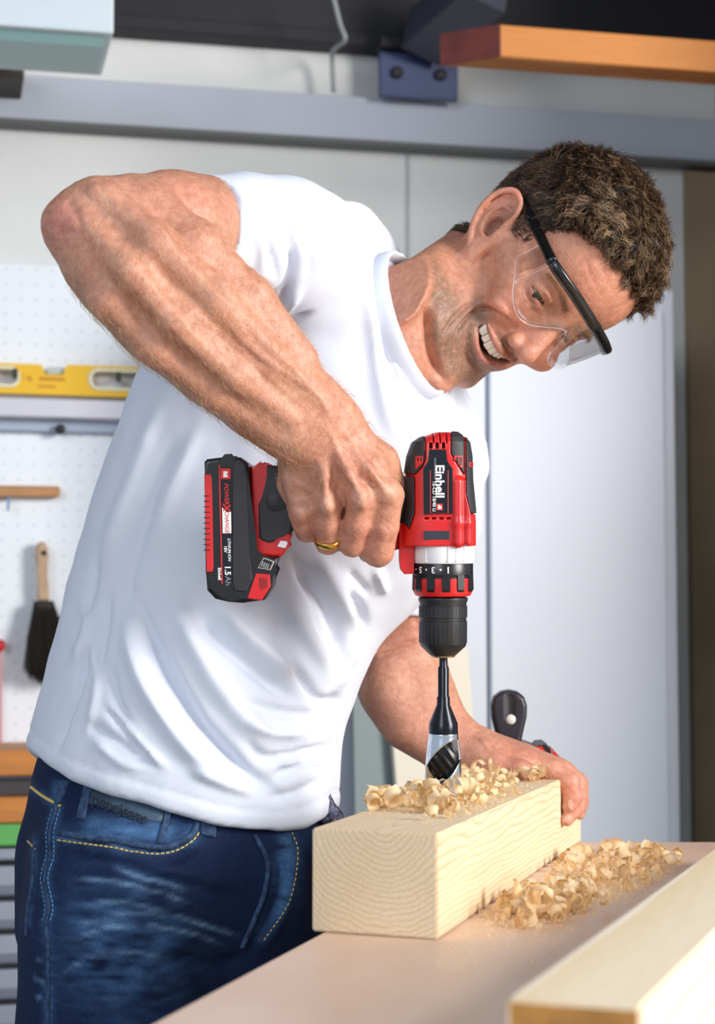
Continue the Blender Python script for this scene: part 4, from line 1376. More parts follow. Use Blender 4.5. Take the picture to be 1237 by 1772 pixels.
def build_right_arm():
    lo, hi = bounds([(150, 385, 1.5), (480, 425, 1.70), (530, 640, 1.5), (690, 950, 1.66), (520, 900, 1.66)], 0.062)
    f = Field(lo, hi, 0.0021, 0.08)
    # upper arm
    chainpx(f, [(500, 428, 1.71, 66), (420, 408, 1.66, 66), (350, 398, 1.615, 85), (300, 396, 1.575, 92), (215, 388, 1.53, 78), (165, 375, 1.51, 50)], 0, 0.02, n=FWD, fl=0.95)
    # elbow
    chainpx(f, [(165, 352, 1.50, 33), (118, 392, 1.50, 36)], 0.025)
    chainpx(f, [(112, 385, 1.495, 26), (150, 450, 1.50, 40)], 0.02)
    # forearm mass
    chainpx(f, [(160, 400, 1.51, 66), (222, 462, 1.512, 92), (300, 533, 1.52, 99), (390, 610, 1.53, 92), (470, 680, 1.54, 82), (530, 727, 1.55, 73), (562, 752, 1.558, 68)], 0.02, 0.02, n=FWD, fl=[0.9, 0.82, 0.78, 0.72, 0.66, 0.6, 0.58])
    # muscle bellies along the forearm (toward the viewer)
    chainpx(f, [(190, 345, 1.487, 20), (270, 420, 1.474, 34), (370, 520, 1.487, 38), (470, 620, 1.508, 26), (560, 700, 1.532, 15)], 0.013, 0.01)
    chainpx(f, [(150, 390, 1.480, 18), (225, 470, 1.465, 30), (310, 560, 1.476, 31), (410, 650, 1.498, 23), (500, 722, 1.522, 14)], 0.014, 0.01)
    chainpx(f, [(140, 430, 1.485, 22), (190, 520, 1.48, 32), (270, 600, 1.49, 32), (370, 680, 1.51, 24), (470, 745, 1.53, 18)], 0.012, 0.01)
    chainpx(f, [(260, 360, 1.515, 40), (340, 430, 1.505, 46), (430, 520, 1.515, 42), (520, 620, 1.53, 30)], 0.012, 0.01)
    # ulna head at the wrist
    chainpx(f, [(505, 752, 1.535, 17), (520, 758, 1.54, 16)], 0.012)
    # hand back
    chainpx(f, [(556, 750, 1.562, 58), (575, 800, 1.572, 66), (592, 850, 1.576, 78)], 0.02, 0.02, n=FWD, fl=[0.55, 0.42, 0.36])
    chainpx(f, [(600, 765, 1.563, 24), (640, 810, 1.560, 25), (671, 856, 1.560, 27)], 0.012, 0.008)
    chainpx(f, [(580, 765, 1.560, 24), (604, 815, 1.555, 25), (626, 863, 1.552, 26)], 0.010, 0.008)
    chainpx(f, [(552, 770, 1.562, 24), (560, 820, 1.558, 25), (566, 873, 1.556, 24)], 0.010, 0.008)
    chainpx(f, [(522, 782, 1.570, 24), (518, 830, 1.568, 25), (522, 886, 1.568, 23)], 0.010, 0.008)
    chainpx(f, [(506, 796, 1.588, 26), (503, 840, 1.59, 25), (514, 885, 1.588, 20)], 0.012, 0.01)
    chainpx(f, [(612, 770, 1.575, 30), (655, 800, 1.583, 30), (690, 842, 1.592, 16)], 0.014, 0.012)
    # knuckles
    for x, y, d, r in ((669, 852, 1.549, 15), (625, 862, 1.539, 16), (565, 873, 1.544, 15), (522, 886, 1.556, 14)):
        f.ell(U(x, y, d), [r_(r, d)] * 3, 0.010)
    # tendons
    for a, b, c in (((578, 775, 1.543), (605, 820, 1.535), (625, 858, 1.535)), ((556, 780, 1.546), (561, 825, 1.54), (565, 868, 1.541)), ((605, 778, 1.547), (640, 815, 1.541), (668, 850, 1.543))):
        chainpx(f, [a + (8,), b + (7,), c + (6,)], 0.008, 0.004)
    # fingers: over the grip and closed on its far side
    fin = [[(671, 858, 1.560, 27), (664, 910, 1.566, 26.5), (654, 954, 1.578, 27), (640, 952, 1.622, 21), (633, 912, 1.640, 17)],
           [(626, 866, 1.552, 25), (618, 905, 1.560, 23.5), (610, 939, 1.574, 24), (604, 938, 1.622, 20), (600, 900, 1.640, 17)],
           [(566, 876, 1.556, 23), (567, 905, 1.562, 21.5), (568, 938, 1.577, 22), (564, 936, 1.622, 19), (560, 900, 1.640, 16)],
           [(522, 888, 1.566, 21), (526, 905, 1.572, 20), (531, 918, 1.584, 20), (530, 916, 1.624, 17), (528, 890, 1.640, 14)]]
    for pts in fin:
        chainpx(f, pts, 0.0045, 0.003)
    # thumb around the far side
    chainpx(f, [(606, 785, 1.585, 28), (662, 822, 1.628, 24), (640, 850, 1.652, 20), (585, 868, 1.654, 15)], 0.014, 0.006)
    # grooves between the knuckles and the crease at the little-finger side of the wrist
    for a, b in (((596, 868, 1.533), (592, 895, 1.545)), ((545, 880, 1.536), (547, 900, 1.55)), ((648, 862, 1.534), (643, 900, 1.548))):
        chainpx(f, [a + (5,), b + (6,)], 0.008, op='s')
    chainpx(f, [(488, 781, 1.56, 4), (508, 776, 1.545, 4), (528, 764, 1.535, 3)], 0.006, op='s')
    return f


V, F = build_right_arm().mesh(1)
arm_strokes = [
    # valleys between the muscle bellies
    ([(262, 355), (300, 400), (345, 455), (420, 535)], 9, -0.0035), ([(205, 380), (250, 450), (300, 520), (380, 610), (450, 680)], 10, -0.0030),
    ([(160, 420), (190, 480), (250, 560), (330, 640)], 12, -0.0022), ([(420, 560), (470, 620), (540, 690)], 10, -0.0022),
    # tendon/veins
    ([(300, 500), (360, 560), (410, 600), (480, 665), (540, 715)], 6, 0.0022), ([(380, 540), (430, 600), (500, 650), (560, 690)], 5, 0.0016),
    ([(250, 520), (330, 600), (400, 670), (470, 735)], 7, 0.0016), ([(470, 600), (520, 650), (560, 700), (590, 760)], 5, 0.0014),
    ([(560, 720), (580, 770), (600, 810), (612, 850)], 5, 0.0013), ([(590, 740), (620, 780), (655, 830)], 5, 0.0012),
    ([(540, 790), (575, 830), (600, 850)], 4, 0.0010), ([(500, 830), (530, 845), (556, 865)], 4, 0.0008),
    ([(595, 820), (585, 850), (580, 880)], 6, -0.0016), ([(640, 820), (648, 850), (650, 880)], 6, -0.0014), ([(545, 830), (544, 860), (545, 885)], 6, -0.0012),
    # knuckle wrinkles on the index finger
    ([(660, 897), (672, 905), (682, 915)], 2.5, -0.0010), ([(655, 905), (668, 913), (678, 925)], 2.5, -0.0009), ([(650, 935), (665, 940), (680, 938)], 3, -0.0006),
    # elbow
    ([(110, 350), (130, 365), (140, 395)], 8, -0.0025), ([(150, 330), (175, 325)], 12, 0.003), ([(88, 395), (105, 430)], 8, 0.0015),
    ([(90, 400), (110, 405), (125, 400)], 3, -0.0008), ([(90, 415), (112, 420), (130, 412)], 3, -0.0008),
]
V = sculpt(V, F, [(p_, w_, a_ * 0.7) for p_, w_, a_ in arm_strokes])
V = V + normals(V, F) * (vnoise(V, 160, 4) * 0.00035 + vnoise(V, 60, 7) * 0.0005)[:, None]
rarmV, rarmF = V, F
RQ = proj(V)


def arm_colors(V, Q, hot):
    C = np.tile(SKIN * np.array([1.03, 1.10, 1.12]), (len(V), 1))
    m = vnoise(V, 45, 2) * 0.6 + vnoise(V, 130, 5) * 0.5
    C = C * (1 + 0.12 * m)[:, None]
    C = col_mix(C, (0.60, 0.25, 0.18), np.clip(0.25 * vnoise(V, 30, 11) + 0.1, 0, 1))
    for (x, y, r, w, c) in hot:
        C = col_mix(C, c, w * np.exp(-((Q[:, 0] - x) ** 2 + (Q[:, 1] - y) ** 2) / r ** 2))
    return C


redc, palec = (0.62, 0.24, 0.18), (0.76, 0.48, 0.36)
rarmC = arm_colors(V, RQ, [(105, 385, 34, 0.7, (0.50, 0.18, 0.16)), (625, 864, 16, .6, palec), (565, 874, 15, .55, palec), (669, 852, 15, .5, palec), (522, 890, 18, .4, palec),
                          (655, 925, 40, .4, redc), (610, 930, 25, .35, redc), (530, 915, 26, .5, redc), (600, 800, 60, .25, redc), (500, 760, 30, .4, palec), (490, 820, 26, .35, palec), (330, 340, 60, .3, redc)])

# ------------------------------------------------------------------ left arm and hand
def build_left_arm():
    lo, hi = bounds([(690, 1000, 1.93), (640, 1150, 1.95), (1005, 1425, 1.80), (1005, 1330, 1.95)], 0.055)
    f = Field(lo, hi, 0.0021, 0.08)
    chainpx(f, [(745, 920, 1.93, 72), (712, 1030, 1.94, 70), (696, 1105, 1.945, 66), (692, 1150, 1.945, 62)], 0, 0.02)
    chainpx(f, [(696, 1135, 1.94, 66), (700, 1185, 1.93, 74), (727, 1235, 1.91, 66), (768, 1276, 1.895, 48), (812, 1296, 1.885, 36)], 0.012, 0.02, n=FWD, fl=[1, 0.95, 0.9, 0.85, 0.75])
    chainpx(f, [(668, 1140, 1.92, 34), (672, 1195, 1.90, 38), (705, 1255, 1.89, 30), (755, 1300, 1.88, 20)], 0.015, 0.015)
    # hand
    N2 = np.array([0, 0, 1.0])
    chainpx(f, [(806, 1296, 1.885, 36), (850, 1308, 1.883, 40), (905, 1322, 1.885, 40), (950, 1334, 1.888, 32)], 0.02, 0.02, n=N2, fl=[0.95, 0.75, 0.6, 0.55])
    chainpx(f, [(840, 1305, 1.865, 24), (900, 1322, 1.862, 23), (955, 1333, 1.858, 21)], 0.012, 0.01)
    chainpx(f, [(840, 1302, 1.885, 24), (905, 1318, 1.885, 22), (966, 1332, 1.885, 20)], 0.012, 0.01)
    chainpx(f, [(840, 1305, 1.905, 24), (910, 1322, 1.910, 21), (975, 1336, 1.912, 19)], 0.012, 0.01)
    # thumb along the beam top
    chainpx(f, [(812, 1312, 1.875, 27), (858, 1328, 1.850, 20), (900, 1333, 1.838, 15), (930, 1336, 1.835, 12)], 0.012, 0.008)
    # fingers over the beam's edge
    for pts in ([(955, 1333, 1.858, 21), (984, 1353, 1.852, 18.5), (990, 1380, 1.850, 17), (984, 1396, 1.846, 12.5)],
                [(970, 1334, 1.885, 20), (997, 1353, 1.884, 17.5), (1000, 1392, 1.872, 16), (980, 1419, 1.846, 11.5)],
                [(980, 1338, 1.912, 18), (1001, 1356, 1.910, 16), (1004, 1386, 1.905, 14), (1002, 1408, 1.895, 11)]):
        chainpx(f, pts, 0.0045, 0.003)
    return f


V, F = build_left_arm().mesh(1)
V = sculpt(V, F, [([(650, 1128), (690, 1116), (730, 1108)], 5, -0.004), ([(655, 1135), (700, 1124)], 3, -0.002), ([(720, 1030), (722, 1070), (730, 1110)], 10, -0.002),
                  ([(850, 1295), (900, 1310), (955, 1325)], 4, 0.0012), ([(860, 1305), (905, 1322), (950, 1335)], 5, 0.001), ([(800, 1240), (820, 1270), (850, 1290)], 5, 0.0012),
                  ([(830, 1275), (850, 1300), (870, 1310)], 4, 0.001), ([(977, 1345), (990, 1352)], 3, -0.0006), ([(984, 1372), (998, 1374)], 2.5, -0.0005)])
V = V + normals(V, F) * (vnoise(V, 60, 17) * 0.0005)[:, None]
larmV, larmF = V, F
LQ = proj(V)
larmC = arm_colors(V, LQ, [(690, 1100, 70, .3, redc), (760, 1270, 60, .3, redc), (900, 1320, 60, .45, redc), (990, 1370, 40, .55, redc), (700, 1170, 50, .2, palec)])
# finger nails on the left hand
M_nail = mat('nail', (0.62, 0.34, 0.27, 1), 0.3)

M_skin = mat('skin', (0.6, 0.29, 0.18, 1), 0.46, attr='Col', var=0.16, vscale=170, col2=(0.84, 0.74, 0.70, 1), bump=0.34, bscale=480, sss=0.12, spec=0.45)
bodyV, bodyF = join_arrays([(headV, headF), (rarmV, rarmF), (larmV, larmF)])
body = mesh_obj('body', bodyV, bodyF, M_skin, person, smooth=True)
set_color(body, np.concatenate([headC, rarmC, larmC]))
nl = []
bv = BVHTree.FromPolygons(larmV.tolist(), larmF.tolist())


def cast(bvh, px, py):
    r = ray(px, py); r = r / np.linalg.norm(r)
    h = bvh.ray_cast(Vector(CAMP), Vector(r))
    return (None, None) if h[0] is None else (np.array(h[0]), np.array(h[1]))


def surf_patch(name, bvh, poly, m, parent, lift=0.0006, step=2.0, dome=0.0, thick=0.001):
    """a thin raised piece lying on a surface, outlined by a polygon of picture points."""
    P = np.asarray(poly, float)
    c = P.mean(0); Vv, Ff = [], []
    rings = 5
    n = len(P)
    p0, n0 = cast(bvh, *c)
    if p0 is None: return None
    pts = [p0 + n0 * (lift + dome)]
    prev_n = n0
    for k in range(1, rings + 1):
        t = k / rings
        for q in P:
            p, nn = cast(bvh, *(c + (q - c) * t))
            if p is None or np.linalg.norm(p - p0) > 0.2:
                p = pts[-1] - prev_n * lift; nn = prev_n
            prev_n = nn
            pts.append(p + nn * (lift + dome * (1 - t * t)))
    last = [pts[1 + (rings - 1) * n + i] - n0 * (lift + thick) for i in range(n)]
    Vv = np.array(pts + last)
    for i in range(n):
        j = (i + 1) % n
        Ff.append([0, 1 + i, 1 + j])
        for k in range(rings):
            a, b = 1 + k * n, 1 + (k + 1) * n
            Ff.append([a + i, b + i, b + j, a + j])
    # wind toward the viewer
    fn = np.cross(Vv[Ff[0][1]] - Vv[Ff[0][0]], Vv[Ff[0][2]] - Vv[Ff[0][0]])
    if fn @ (CAMP - p0) < 0: Ff = [g[::-1] for g in Ff]
    return mesh_obj(name, Vv, Ff, m, parent, smooth=True)


def oval(cx, cy, rx, ry, rot, n=14):
    a = np.linspace(0, 2 * math.pi, n, endpoint=False); r = math.radians(rot)
    return [(cx + rx * math.cos(t) * math.cos(r) - ry * math.sin(t) * math.sin(r), cy + rx * math.cos(t) * math.sin(r) + ry * math.sin(t) * math.cos(r)) for t in a]


surf_patch('fingernail', bv, oval(987, 1393, 10, 4.5, 80), M_nail, person, 0.0006)
surf_patch('fingernail', bv, oval(980, 1417, 8.5, 5, -38), M_nail, person, 0.0006)

# eyes and teeth
M_eye = mat('eye_white', srgb(196, 180, 170), 0.2); M_iris = mat('iris', srgb(40, 46, 36), 0.12)
for s in (-1, 1):
    bm = bmesh.new(); bmesh.ops.create_uvsphere(bm, u_segments=24, v_segments=16, radius=11.6); V, F = bm_arrays(bm)
    e = mesh_obj('eye', H3(V + np.array([s * 32, -4.5, -12])), F, M_eye, person, smooth=True)
    bm = bmesh.new(); bmesh.ops.create_uvsphere(bm, u_segments=24, v_segments=12, radius=6.3); V, F = bm_arrays(bm)
    V[:, 2] *= 0.35
    mesh_obj('iris', H3(V + np.array([s * 32 - 2.5, -7.2, -1.6])), F, M_iris, e, smooth=True)
M_tooth = mat('tooth', srgb(240, 234, 220), 0.25)
ws = [8.6, 7.0, 7.6, 6.8, 6.6]
M_tooth = M_tooth
x = 0.0
for i, w_ in enumerate(ws):
    for s in ((-1, 1) if i < 3 else (1,)):
        xc = x + w_ / 2
        zc = 10.6 - 0.0145 * xc * xc
        hgt = (5.8, 5.2, 5.5, 4.6, 4.2)[i]
        V, F = box_arrays((0, 0, 0), (w_ / 2 - 0.25, hgt, 2.2), 1.5, 2)
        a = math.atan2(-2 * 0.0145 * xc, 1.0) * s
        c_, s_ = math.cos(a), math.sin(a)
        Vr = np.stack([V[:, 0] * c_ - V[:, 2] * s_ * -1 * 0 + 0 * V[:, 2], V[:, 1], V[:, 0] * s_ + V[:, 2]], -1)
        mesh_obj('tooth', H3(Vr + np.array([s * xc + MX, -69.3 + CV * xc * xc, zc])), F, M_tooth, person, smooth=True)
    x += w_

# ------------------------------------------------------------------ t-shirt
def station(l, r, d, th):
    a, b = U(l[0], l[1], d), U(r[0], r[1], d)
    return (a + b) / 2, np.linalg.norm(b - a) / 2, th


NK_A, NK_B, NK_C = U(658, 445, 1.775), U(750, 682, 1.80), U(674, 588, 1.715)
NECK_N = np.cross(NK_B - NK_A, NK_C - NK_A); NECK_N /= np.linalg.norm(NECK_N); NECK_N = NECK_N if NECK_N[0] > 0 else -NECK_N
NECK_C = (NK_A + NK_B) / 2
SLV_C = U(345, 400, 1.61); SLV_N = np.array([-0.62, -0.78, 0.05])
LSL_C = U(690, 1046, 1.94); LSL_N = U(690, 1150, 1.945) - U(735, 960, 1.93); LSL_N /= np.linalg.norm(LSL_N)


hem = np.array([(20, 1270), (40, 1285), (62, 1306), (90, 1326), (125, 1347), (190, 1372), (300, 1404), (370, 1424), (430, 1435), (480, 1436), (525, 1430), (556, 1416), (600, 1392), (900, 1330)], float)


def build_shirt():
    lo, hi = bounds([(60, 1430, 1.76), (860, 300, 1.9), (400, 300, 1.58), (60, 1430, 1.92)], 0.03)
    f = Field(lo, hi, 0.0034, 0.1)
    S = [station((58, 1390), (572, 1470), 1.762, .112), station((62, 1310), (568, 1398), 1.766, .115), station((82, 1225), (566, 1300), 1.772, .117), station((108, 1150), (584, 1205), 1.78, .118),
         station((126, 1060), (622, 1118), 1.79, .120), station((156, 940), (668, 1025), 1.80, .120), station((192, 820), (735, 930), 1.81, .120),
         station((232, 710), (782, 835), 1.815, .118), station((285, 600), (812, 745), 1.82, .108), station((400, 520), (790, 670), 1.815, .095)]
    f.chain([s[0] for s in S], [s[1] for s in S], 0, 0.03, n=FWD, f=[s[2] / s[1] for s in S])
    # shoulder girdle and sleeves
    chainpx(f, [(490, 432, 1.70, 112), (600, 480, 1.77, 112), (700, 590, 1.83, 100), (775, 745, 1.905, 72)], 0.05, 0.03)
    chainpx(f, [(490, 432, 1.70, 112), (420, 412, 1.655, 103), (300, 396, 1.58, 102)], 0.03, 0.02, n=FWD, fl=0.95)
    chainpx(f, [(775, 745, 1.905, 74), (745, 900, 1.925, 80), (690, 1055, 1.94, 79), (660, 1140, 1.945, 76)], 0.04, 0.02)
    # chest (far side swells toward the right)
    chainpx(f, [(700, 700, 1.80, 120), (640, 900, 1.79, 150)], 0.05)
    # collar ring, then open the neck
    f.plane(NECK_C, NECK_N)
    f.plane(SLV_C, SLV_N); f.cone(SLV_C + SLV_N * 0.036, SLV_C + SLV_N * 0.08, r_(94, 1.61), r_(94, 1.61), 0.0, 's')
    # cut the left sleeve off only around the left arm
    X, Y, Z = f.ax[0][:, None, None], f.ax[1][None, :, None], f.ax[2][None, None, :]
    c, n = LSL_C, LSL_N
    dpl = (X - c[0]) * n[0] + (Y - c[1]) * n[1] + (Z - c[2]) * n[2]
    near = np.sqrt((X - c[0]) ** 2 + (Y - c[1]) ** 2 + (Z - c[2]) ** 2) - 0.13
    side = -((X - c[0]) * 1.0 + 0.022)     # keep the belly on the left
    cut = np.minimum(dpl, np.minimum(-near, -side * 1.0))
    f.comb((slice(None),) * 3, -cut.astype(np.float32), 0.0, 's')
    # hem: cut along the line it hangs in
    dd = (X - CAMP[0]) * FWD[0] + (Y - CAMP[1]) * FWD[1] + (Z - CAMP[2]) * FWD[2]
    pxx = IMW / 2 + FPX * (X - CAMP[0]) / dd
    pyy = IMH / 2 - FPX * ((Y - CAMP[1]) * UPV[1] + (Z - CAMP[2]) * UPV[2]) / dd
    hd_ = (pyy - np.interp(pxx, hem[:, 0], hem[:, 1])) * dd / FPX
    f.comb((slice(None),) * 3, -hd_.astype(np.float32), 0.004, 's')
    return f


V, F = build_shirt().mesh(1)
fold = [
    # long diagonal pulls from the chest to the belly
    ([(235, 1030), (262, 1095), (300, 1175), (357, 1262), (425, 1330), (480, 1372)], 17, -0.0105, 0.35), ([(300, 1040), (345, 1130), (400, 1215), (470, 1290)], 22, 0.008, 0.2),
    ([(335, 1050), (365, 1095), (410, 1140), (475, 1190), (520, 1215)], 15, -0.0085, -0.3), ([(380, 1040), (420, 1090), (480, 1140), (540, 1170)], 18, 0.0065),
    ([(215, 1060), (232, 1140), (270, 1220), (330, 1300), (390, 1350)], 18, 0.007), ([(500, 960), (545, 1020), (580, 1085), (598, 1160)], 14, -0.0085, 0.3),
    ([(545, 960), (590, 1030), (612, 1090)], 14, 0.007), ([(490, 1130), (525, 1180), (552, 1212), (590, 1215)], 10, -0.007), ([(600, 1020), (625, 1060), (630, 1095)], 9, -0.006),
    ([(450, 960), (490, 1040), (540, 1110), (575, 1180)], 16, 0.0055), ([(410, 1210), (450, 1225), (500, 1235), (560, 1240)], 11, -0.0045), ([(420, 1245), (470, 1268), (530, 1272)], 11, 0.005),
    ([(425, 1280), (460, 1310), (520, 1305), (562, 1290)], 10, -0.006, 0.3), ([(470, 1345), (510, 1330), (545, 1305), (568, 1296)], 10, -0.0055), ([(480, 1320), (530, 1316), (562, 1306)], 9, 0.0055),
    ([(460, 1385), (510, 1372), (560, 1350)], 9, -0.0035), ([(330, 1330), (380, 1352), (440, 1372)], 9, 0.004),
    ([(150, 1250), (200, 1280), (250, 1310)], 9, -0.003), ([(180, 1225), (215, 1260), (265, 1320)], 6, -0.0045), ([(205, 1240), (245, 1290), (290, 1330)], 7, 0.004), ([(160, 1280), (210, 1320), (250, 1330)], 7, 0.003),
    ([(190, 1150), (205, 1215), (230, 1260)], 8, -0.0035), ([(160, 1110), (168, 1190), (150, 1270)], 8, 0.003), ([(100, 1300), (118, 1240), (140, 1180), (150, 1120)], 6, -0.0045), ([(190, 1020), (180, 1100), (165, 1180)], 9, -0.0035),
    ([(140, 1040), (150, 1090), (128, 1150)], 9, 0.004), ([(170, 960), (155, 1030), (140, 1090)], 9, -0.003),
    # from under the arm along the back
    ([(300, 760), (255, 880), (225, 1000), (205, 1100)], 13, -0.0035), ([(275, 700), (240, 800), (205, 900), (180, 1000)], 16, 0.004), ([(345, 740), (300, 840), (262, 950)], 16, 0.003),
    # sleeve and armpit
    ([(430, 325), (452, 380), (470, 430), (478, 480)], 8, -0.0045, 0.3), ([(405, 320), (430, 360), (448, 420), (452, 470)], 8, 0.004), ([(470, 335), (500, 400), (512, 460), (490, 520), (455, 550)], 9, -0.0055, 0.3),
    ([(430, 555), (480, 510), (505, 470), (515, 430)], 6, -0.006), ([(445, 570), (490, 540), (520, 500)], 7, 0.005), ([(455, 585), (500, 560), (540, 540)], 6, -0.0045), ([(500, 330), (540, 400), (545, 470)], 12, 0.004),
    ([(420, 520), (450, 530), (480, 500)], 6, -0.004),
    # chest, below the collar
    ([(655, 460), (668, 540), (678, 620), (700, 690)], 11, -0.0045, 0.3), ([(640, 500), (650, 600), (665, 700), (690, 760)], 14, 0.0035), ([(700, 690), (730, 740), (780, 770)], 9, -0.003),
    ([(560, 780), (600, 860), (640, 930)], 18, 0.003), ([(700, 680), (705, 760), (700, 830)], 8, -0.003), ([(740, 690), (790, 720), (840, 735)], 9, -0.003),
    # belly below the hand
    ([(520, 985), (540, 1050), (560, 1120)], 9, -0.003), ([(420, 1050), (440, 1010), (470, 985)], 9, -0.003), ([(600, 985), (640, 1030)], 8, -0.004), ([(650, 985), (668, 1030)], 8, 0.004),
    ([(620, 1110), (600, 1150), (585, 1190)], 10, 0.004), ([(585, 1195), (575, 1225), (570, 1250)], 9, -0.005),
]
V = sculpt(V, F, [(t[0], t[1] * 0.92, t[2] * 1.4) + tuple(t[3:]) for t in fold])
Q = proj(V)
# hem and sleeve turned edge: a stitched step
dh = np.interp(Q[:, 0], hem[:, 0], hem[:, 1]) - Q[:, 1]
V = V + normals(V, F) * (0.0012 * np.exp(-((dh - 30) / 3.5) ** 2) * -1 + 0.0012 * sm(30 - dh, -2, 4) * (dh > -20))[:, None]
V = V + normals(V, F) * (vnoise(V, 14, 3) * 0.0026 + vnoise(V, 36, 8) * 0.0014)[:, None]
M_shirt = mat('white_cotton', srgb(218, 223, 236), 0.85, spec=0.2, bump=0.1, bscale=700)
shirt = mesh_obj('t_shirt', V, F, M_shirt, person, smooth=True)
shirtV, shirtF = V, F
bvh_shirt = BVHTree.FromPolygons(V.tolist(), F.tolist())
# rib collar around the neck
ncol = 28
ax1 = NK_B - NK_A; la = np.linalg.norm(ax1) / 2; ax1 /= 2 * la
cc = NECK_C
ax2 = NK_C - cc; ax2 -= ax1 * (ax2 @ ax1); lb = np.linalg.norm(ax2) * 1.02; ax2 /= np.linalg.norm(ax2)
ring = []
for i in range(ncol):
    t = 2 * math.pi * i / ncol
    ring.append(cc + ax1 * la * math.cos(t) + ax2 * lb * math.sin(t) + NECK_N * 0.002)
V, F = tube_arrays(np.array(ring), 0.0036, 10, closed=True, flat=(NECK_N, 3.2))
# flatten the band against the neck
mesh_obj('collar', V, F, M_shirt, shirt, smooth=True)

# ------------------------------------------------------------------ jeans
def build_jeans():
    f = Field((-0.42, 1.50, 0.02), (0.10, 2.05, 1.06), 0.0036, 0.1)
    S = [station((80, 1270), (540, 1330), 1.766, .094), station((68, 1345), (548, 1410), 1.766, .100), station((48, 1450), (562, 1480), 1.768, .113), station((42, 1560), (560, 1570), 1.77, .115)]
    f.chain([s[0] for s in S], [s[1] for s in S], 0, 0.02, n=FWD, f=[s[2] / s[1] for s in S])
    # legs
    k = 0.03
    chainpx(f, [(225, 1530, 1.70, 168), (208, 1640, 1.695, 162), (190, 1780, 1.69, 146), (182, 2100, 1.70, 112), (175, 2400, 1.72, 95), (178, 2750, 1.75, 84), (180, 3000, 1.76, 82)], k, 0.03)
    chainpx(f, [(425, 1530, 1.83, 130), (440, 1650, 1.86, 128), (452, 1780, 1.88, 118), (465, 2100, 1.90, 100), (460, 2400, 1.92, 86), (460, 2650, 1.93, 78), (460, 2850, 1.93, 76)], k, 0.03)
    # seat
    chainpx(f, [(120, 1500, 1.78, 82), (105, 1600, 1.78, 70)], 0.03)
    # fly front
    chainpx(f, [(478, 1490, 1.715, 50), (452, 1570, 1.712, 46)], 0.03)
    f.plane((0, 0, 0.045), (0, 0, -1))
    return f


V, F = build_jeans().mesh(1)
wh = [ # worn whiskers fan out from the crotch (also used for the fading)
    [(110, 1640), (170, 1610), (240, 1600), (330, 1615), (400, 1640)], [(130, 1570), (200, 1560), (290, 1580), (380, 1610), (430, 1625)], [(120, 1520), (190, 1525), (260, 1540), (350, 1570)],
    [(100, 1690), (160, 1655), (230, 1650), (300, 1660)], [(170, 1590), (240, 1580), (300, 1590)], [(60, 1660), (85, 1668)], [(56, 1690), (80, 1702)], [(60, 1730), (75, 1720)],
    [(130, 1600), (180, 1595), (230, 1612)], [(190, 1500), (250, 1520), (330, 1540)],
]
jfold = [([(110, 1555), (180, 1560), (260, 1590), (340, 1640), (420, 1670)], 9, -0.0045, 0.2), ([(105, 1490), (180, 1490), (280, 1520), (380, 1560), (440, 1585)], 9, -0.004), ([(150, 1535), (240, 1550), (340, 1590)], 9, 0.004),
         ([(240, 1510), (330, 1530), (430, 1560)], 8, -0.004), ([(110, 1625), (200, 1612), (300, 1632), (380, 1665)], 8, 0.0035), ([(100, 1590), (160, 1585), (220, 1600)], 6, -0.003), ([(260, 1680), (310, 1660), (380, 1670), (430, 1650)], 11, -0.006),
         ([(130, 1680), (200, 1650), (290, 1650)], 8, 0.003), ([(430, 1650), (470, 1590), (490, 1520), (470, 1450)], 9, -0.005), ([(455, 1640), (495, 1560), (505, 1490)], 11, 0.005), ([(330, 1690), (360, 1720), (350, 1770)], 10, -0.004),
         ([(90, 1420), (75, 1520), (70, 1620)], 5, -0.002), ([(310, 1440), (330, 1470), (300, 1490)], 8, 0.004), ([(170, 1450), (230, 1450), (270, 1470)], 8, -0.004), ([(500, 1440), (540, 1470), (545, 1540)], 9, -0.004),
         ([(100, 1465), (170, 1473), (240, 1487), (290, 1487), (330, 1470), (340, 1440)], 7, 0.0035), ([(104, 1452), (180, 1460), (240, 1472), (290, 1470), (320, 1455)], 4, -0.004)]
V = sculpt(V, F, jfold)
V = V + normals(V, F) * (vnoise(V, 22, 3) * 0.0018)[:, None]
Q = proj(V)
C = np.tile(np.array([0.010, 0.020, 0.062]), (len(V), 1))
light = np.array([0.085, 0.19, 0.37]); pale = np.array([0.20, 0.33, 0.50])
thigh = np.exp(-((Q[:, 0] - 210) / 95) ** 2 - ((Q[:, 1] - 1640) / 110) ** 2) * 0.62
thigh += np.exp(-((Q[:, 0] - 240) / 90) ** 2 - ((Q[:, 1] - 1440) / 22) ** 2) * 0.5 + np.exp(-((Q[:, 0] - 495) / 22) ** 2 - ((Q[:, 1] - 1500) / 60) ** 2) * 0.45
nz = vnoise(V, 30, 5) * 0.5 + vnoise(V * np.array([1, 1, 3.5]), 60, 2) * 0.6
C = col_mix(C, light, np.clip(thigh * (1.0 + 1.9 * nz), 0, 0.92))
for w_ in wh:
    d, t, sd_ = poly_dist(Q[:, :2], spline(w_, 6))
    C = col_mix(C, pale, np.clip(np.exp(-(d / 4.0) ** 2) * (0.62 + 1.0 * nz), 0, 0.8) * sm(t, 0, .2) * sm(1 - t, 0, .25))

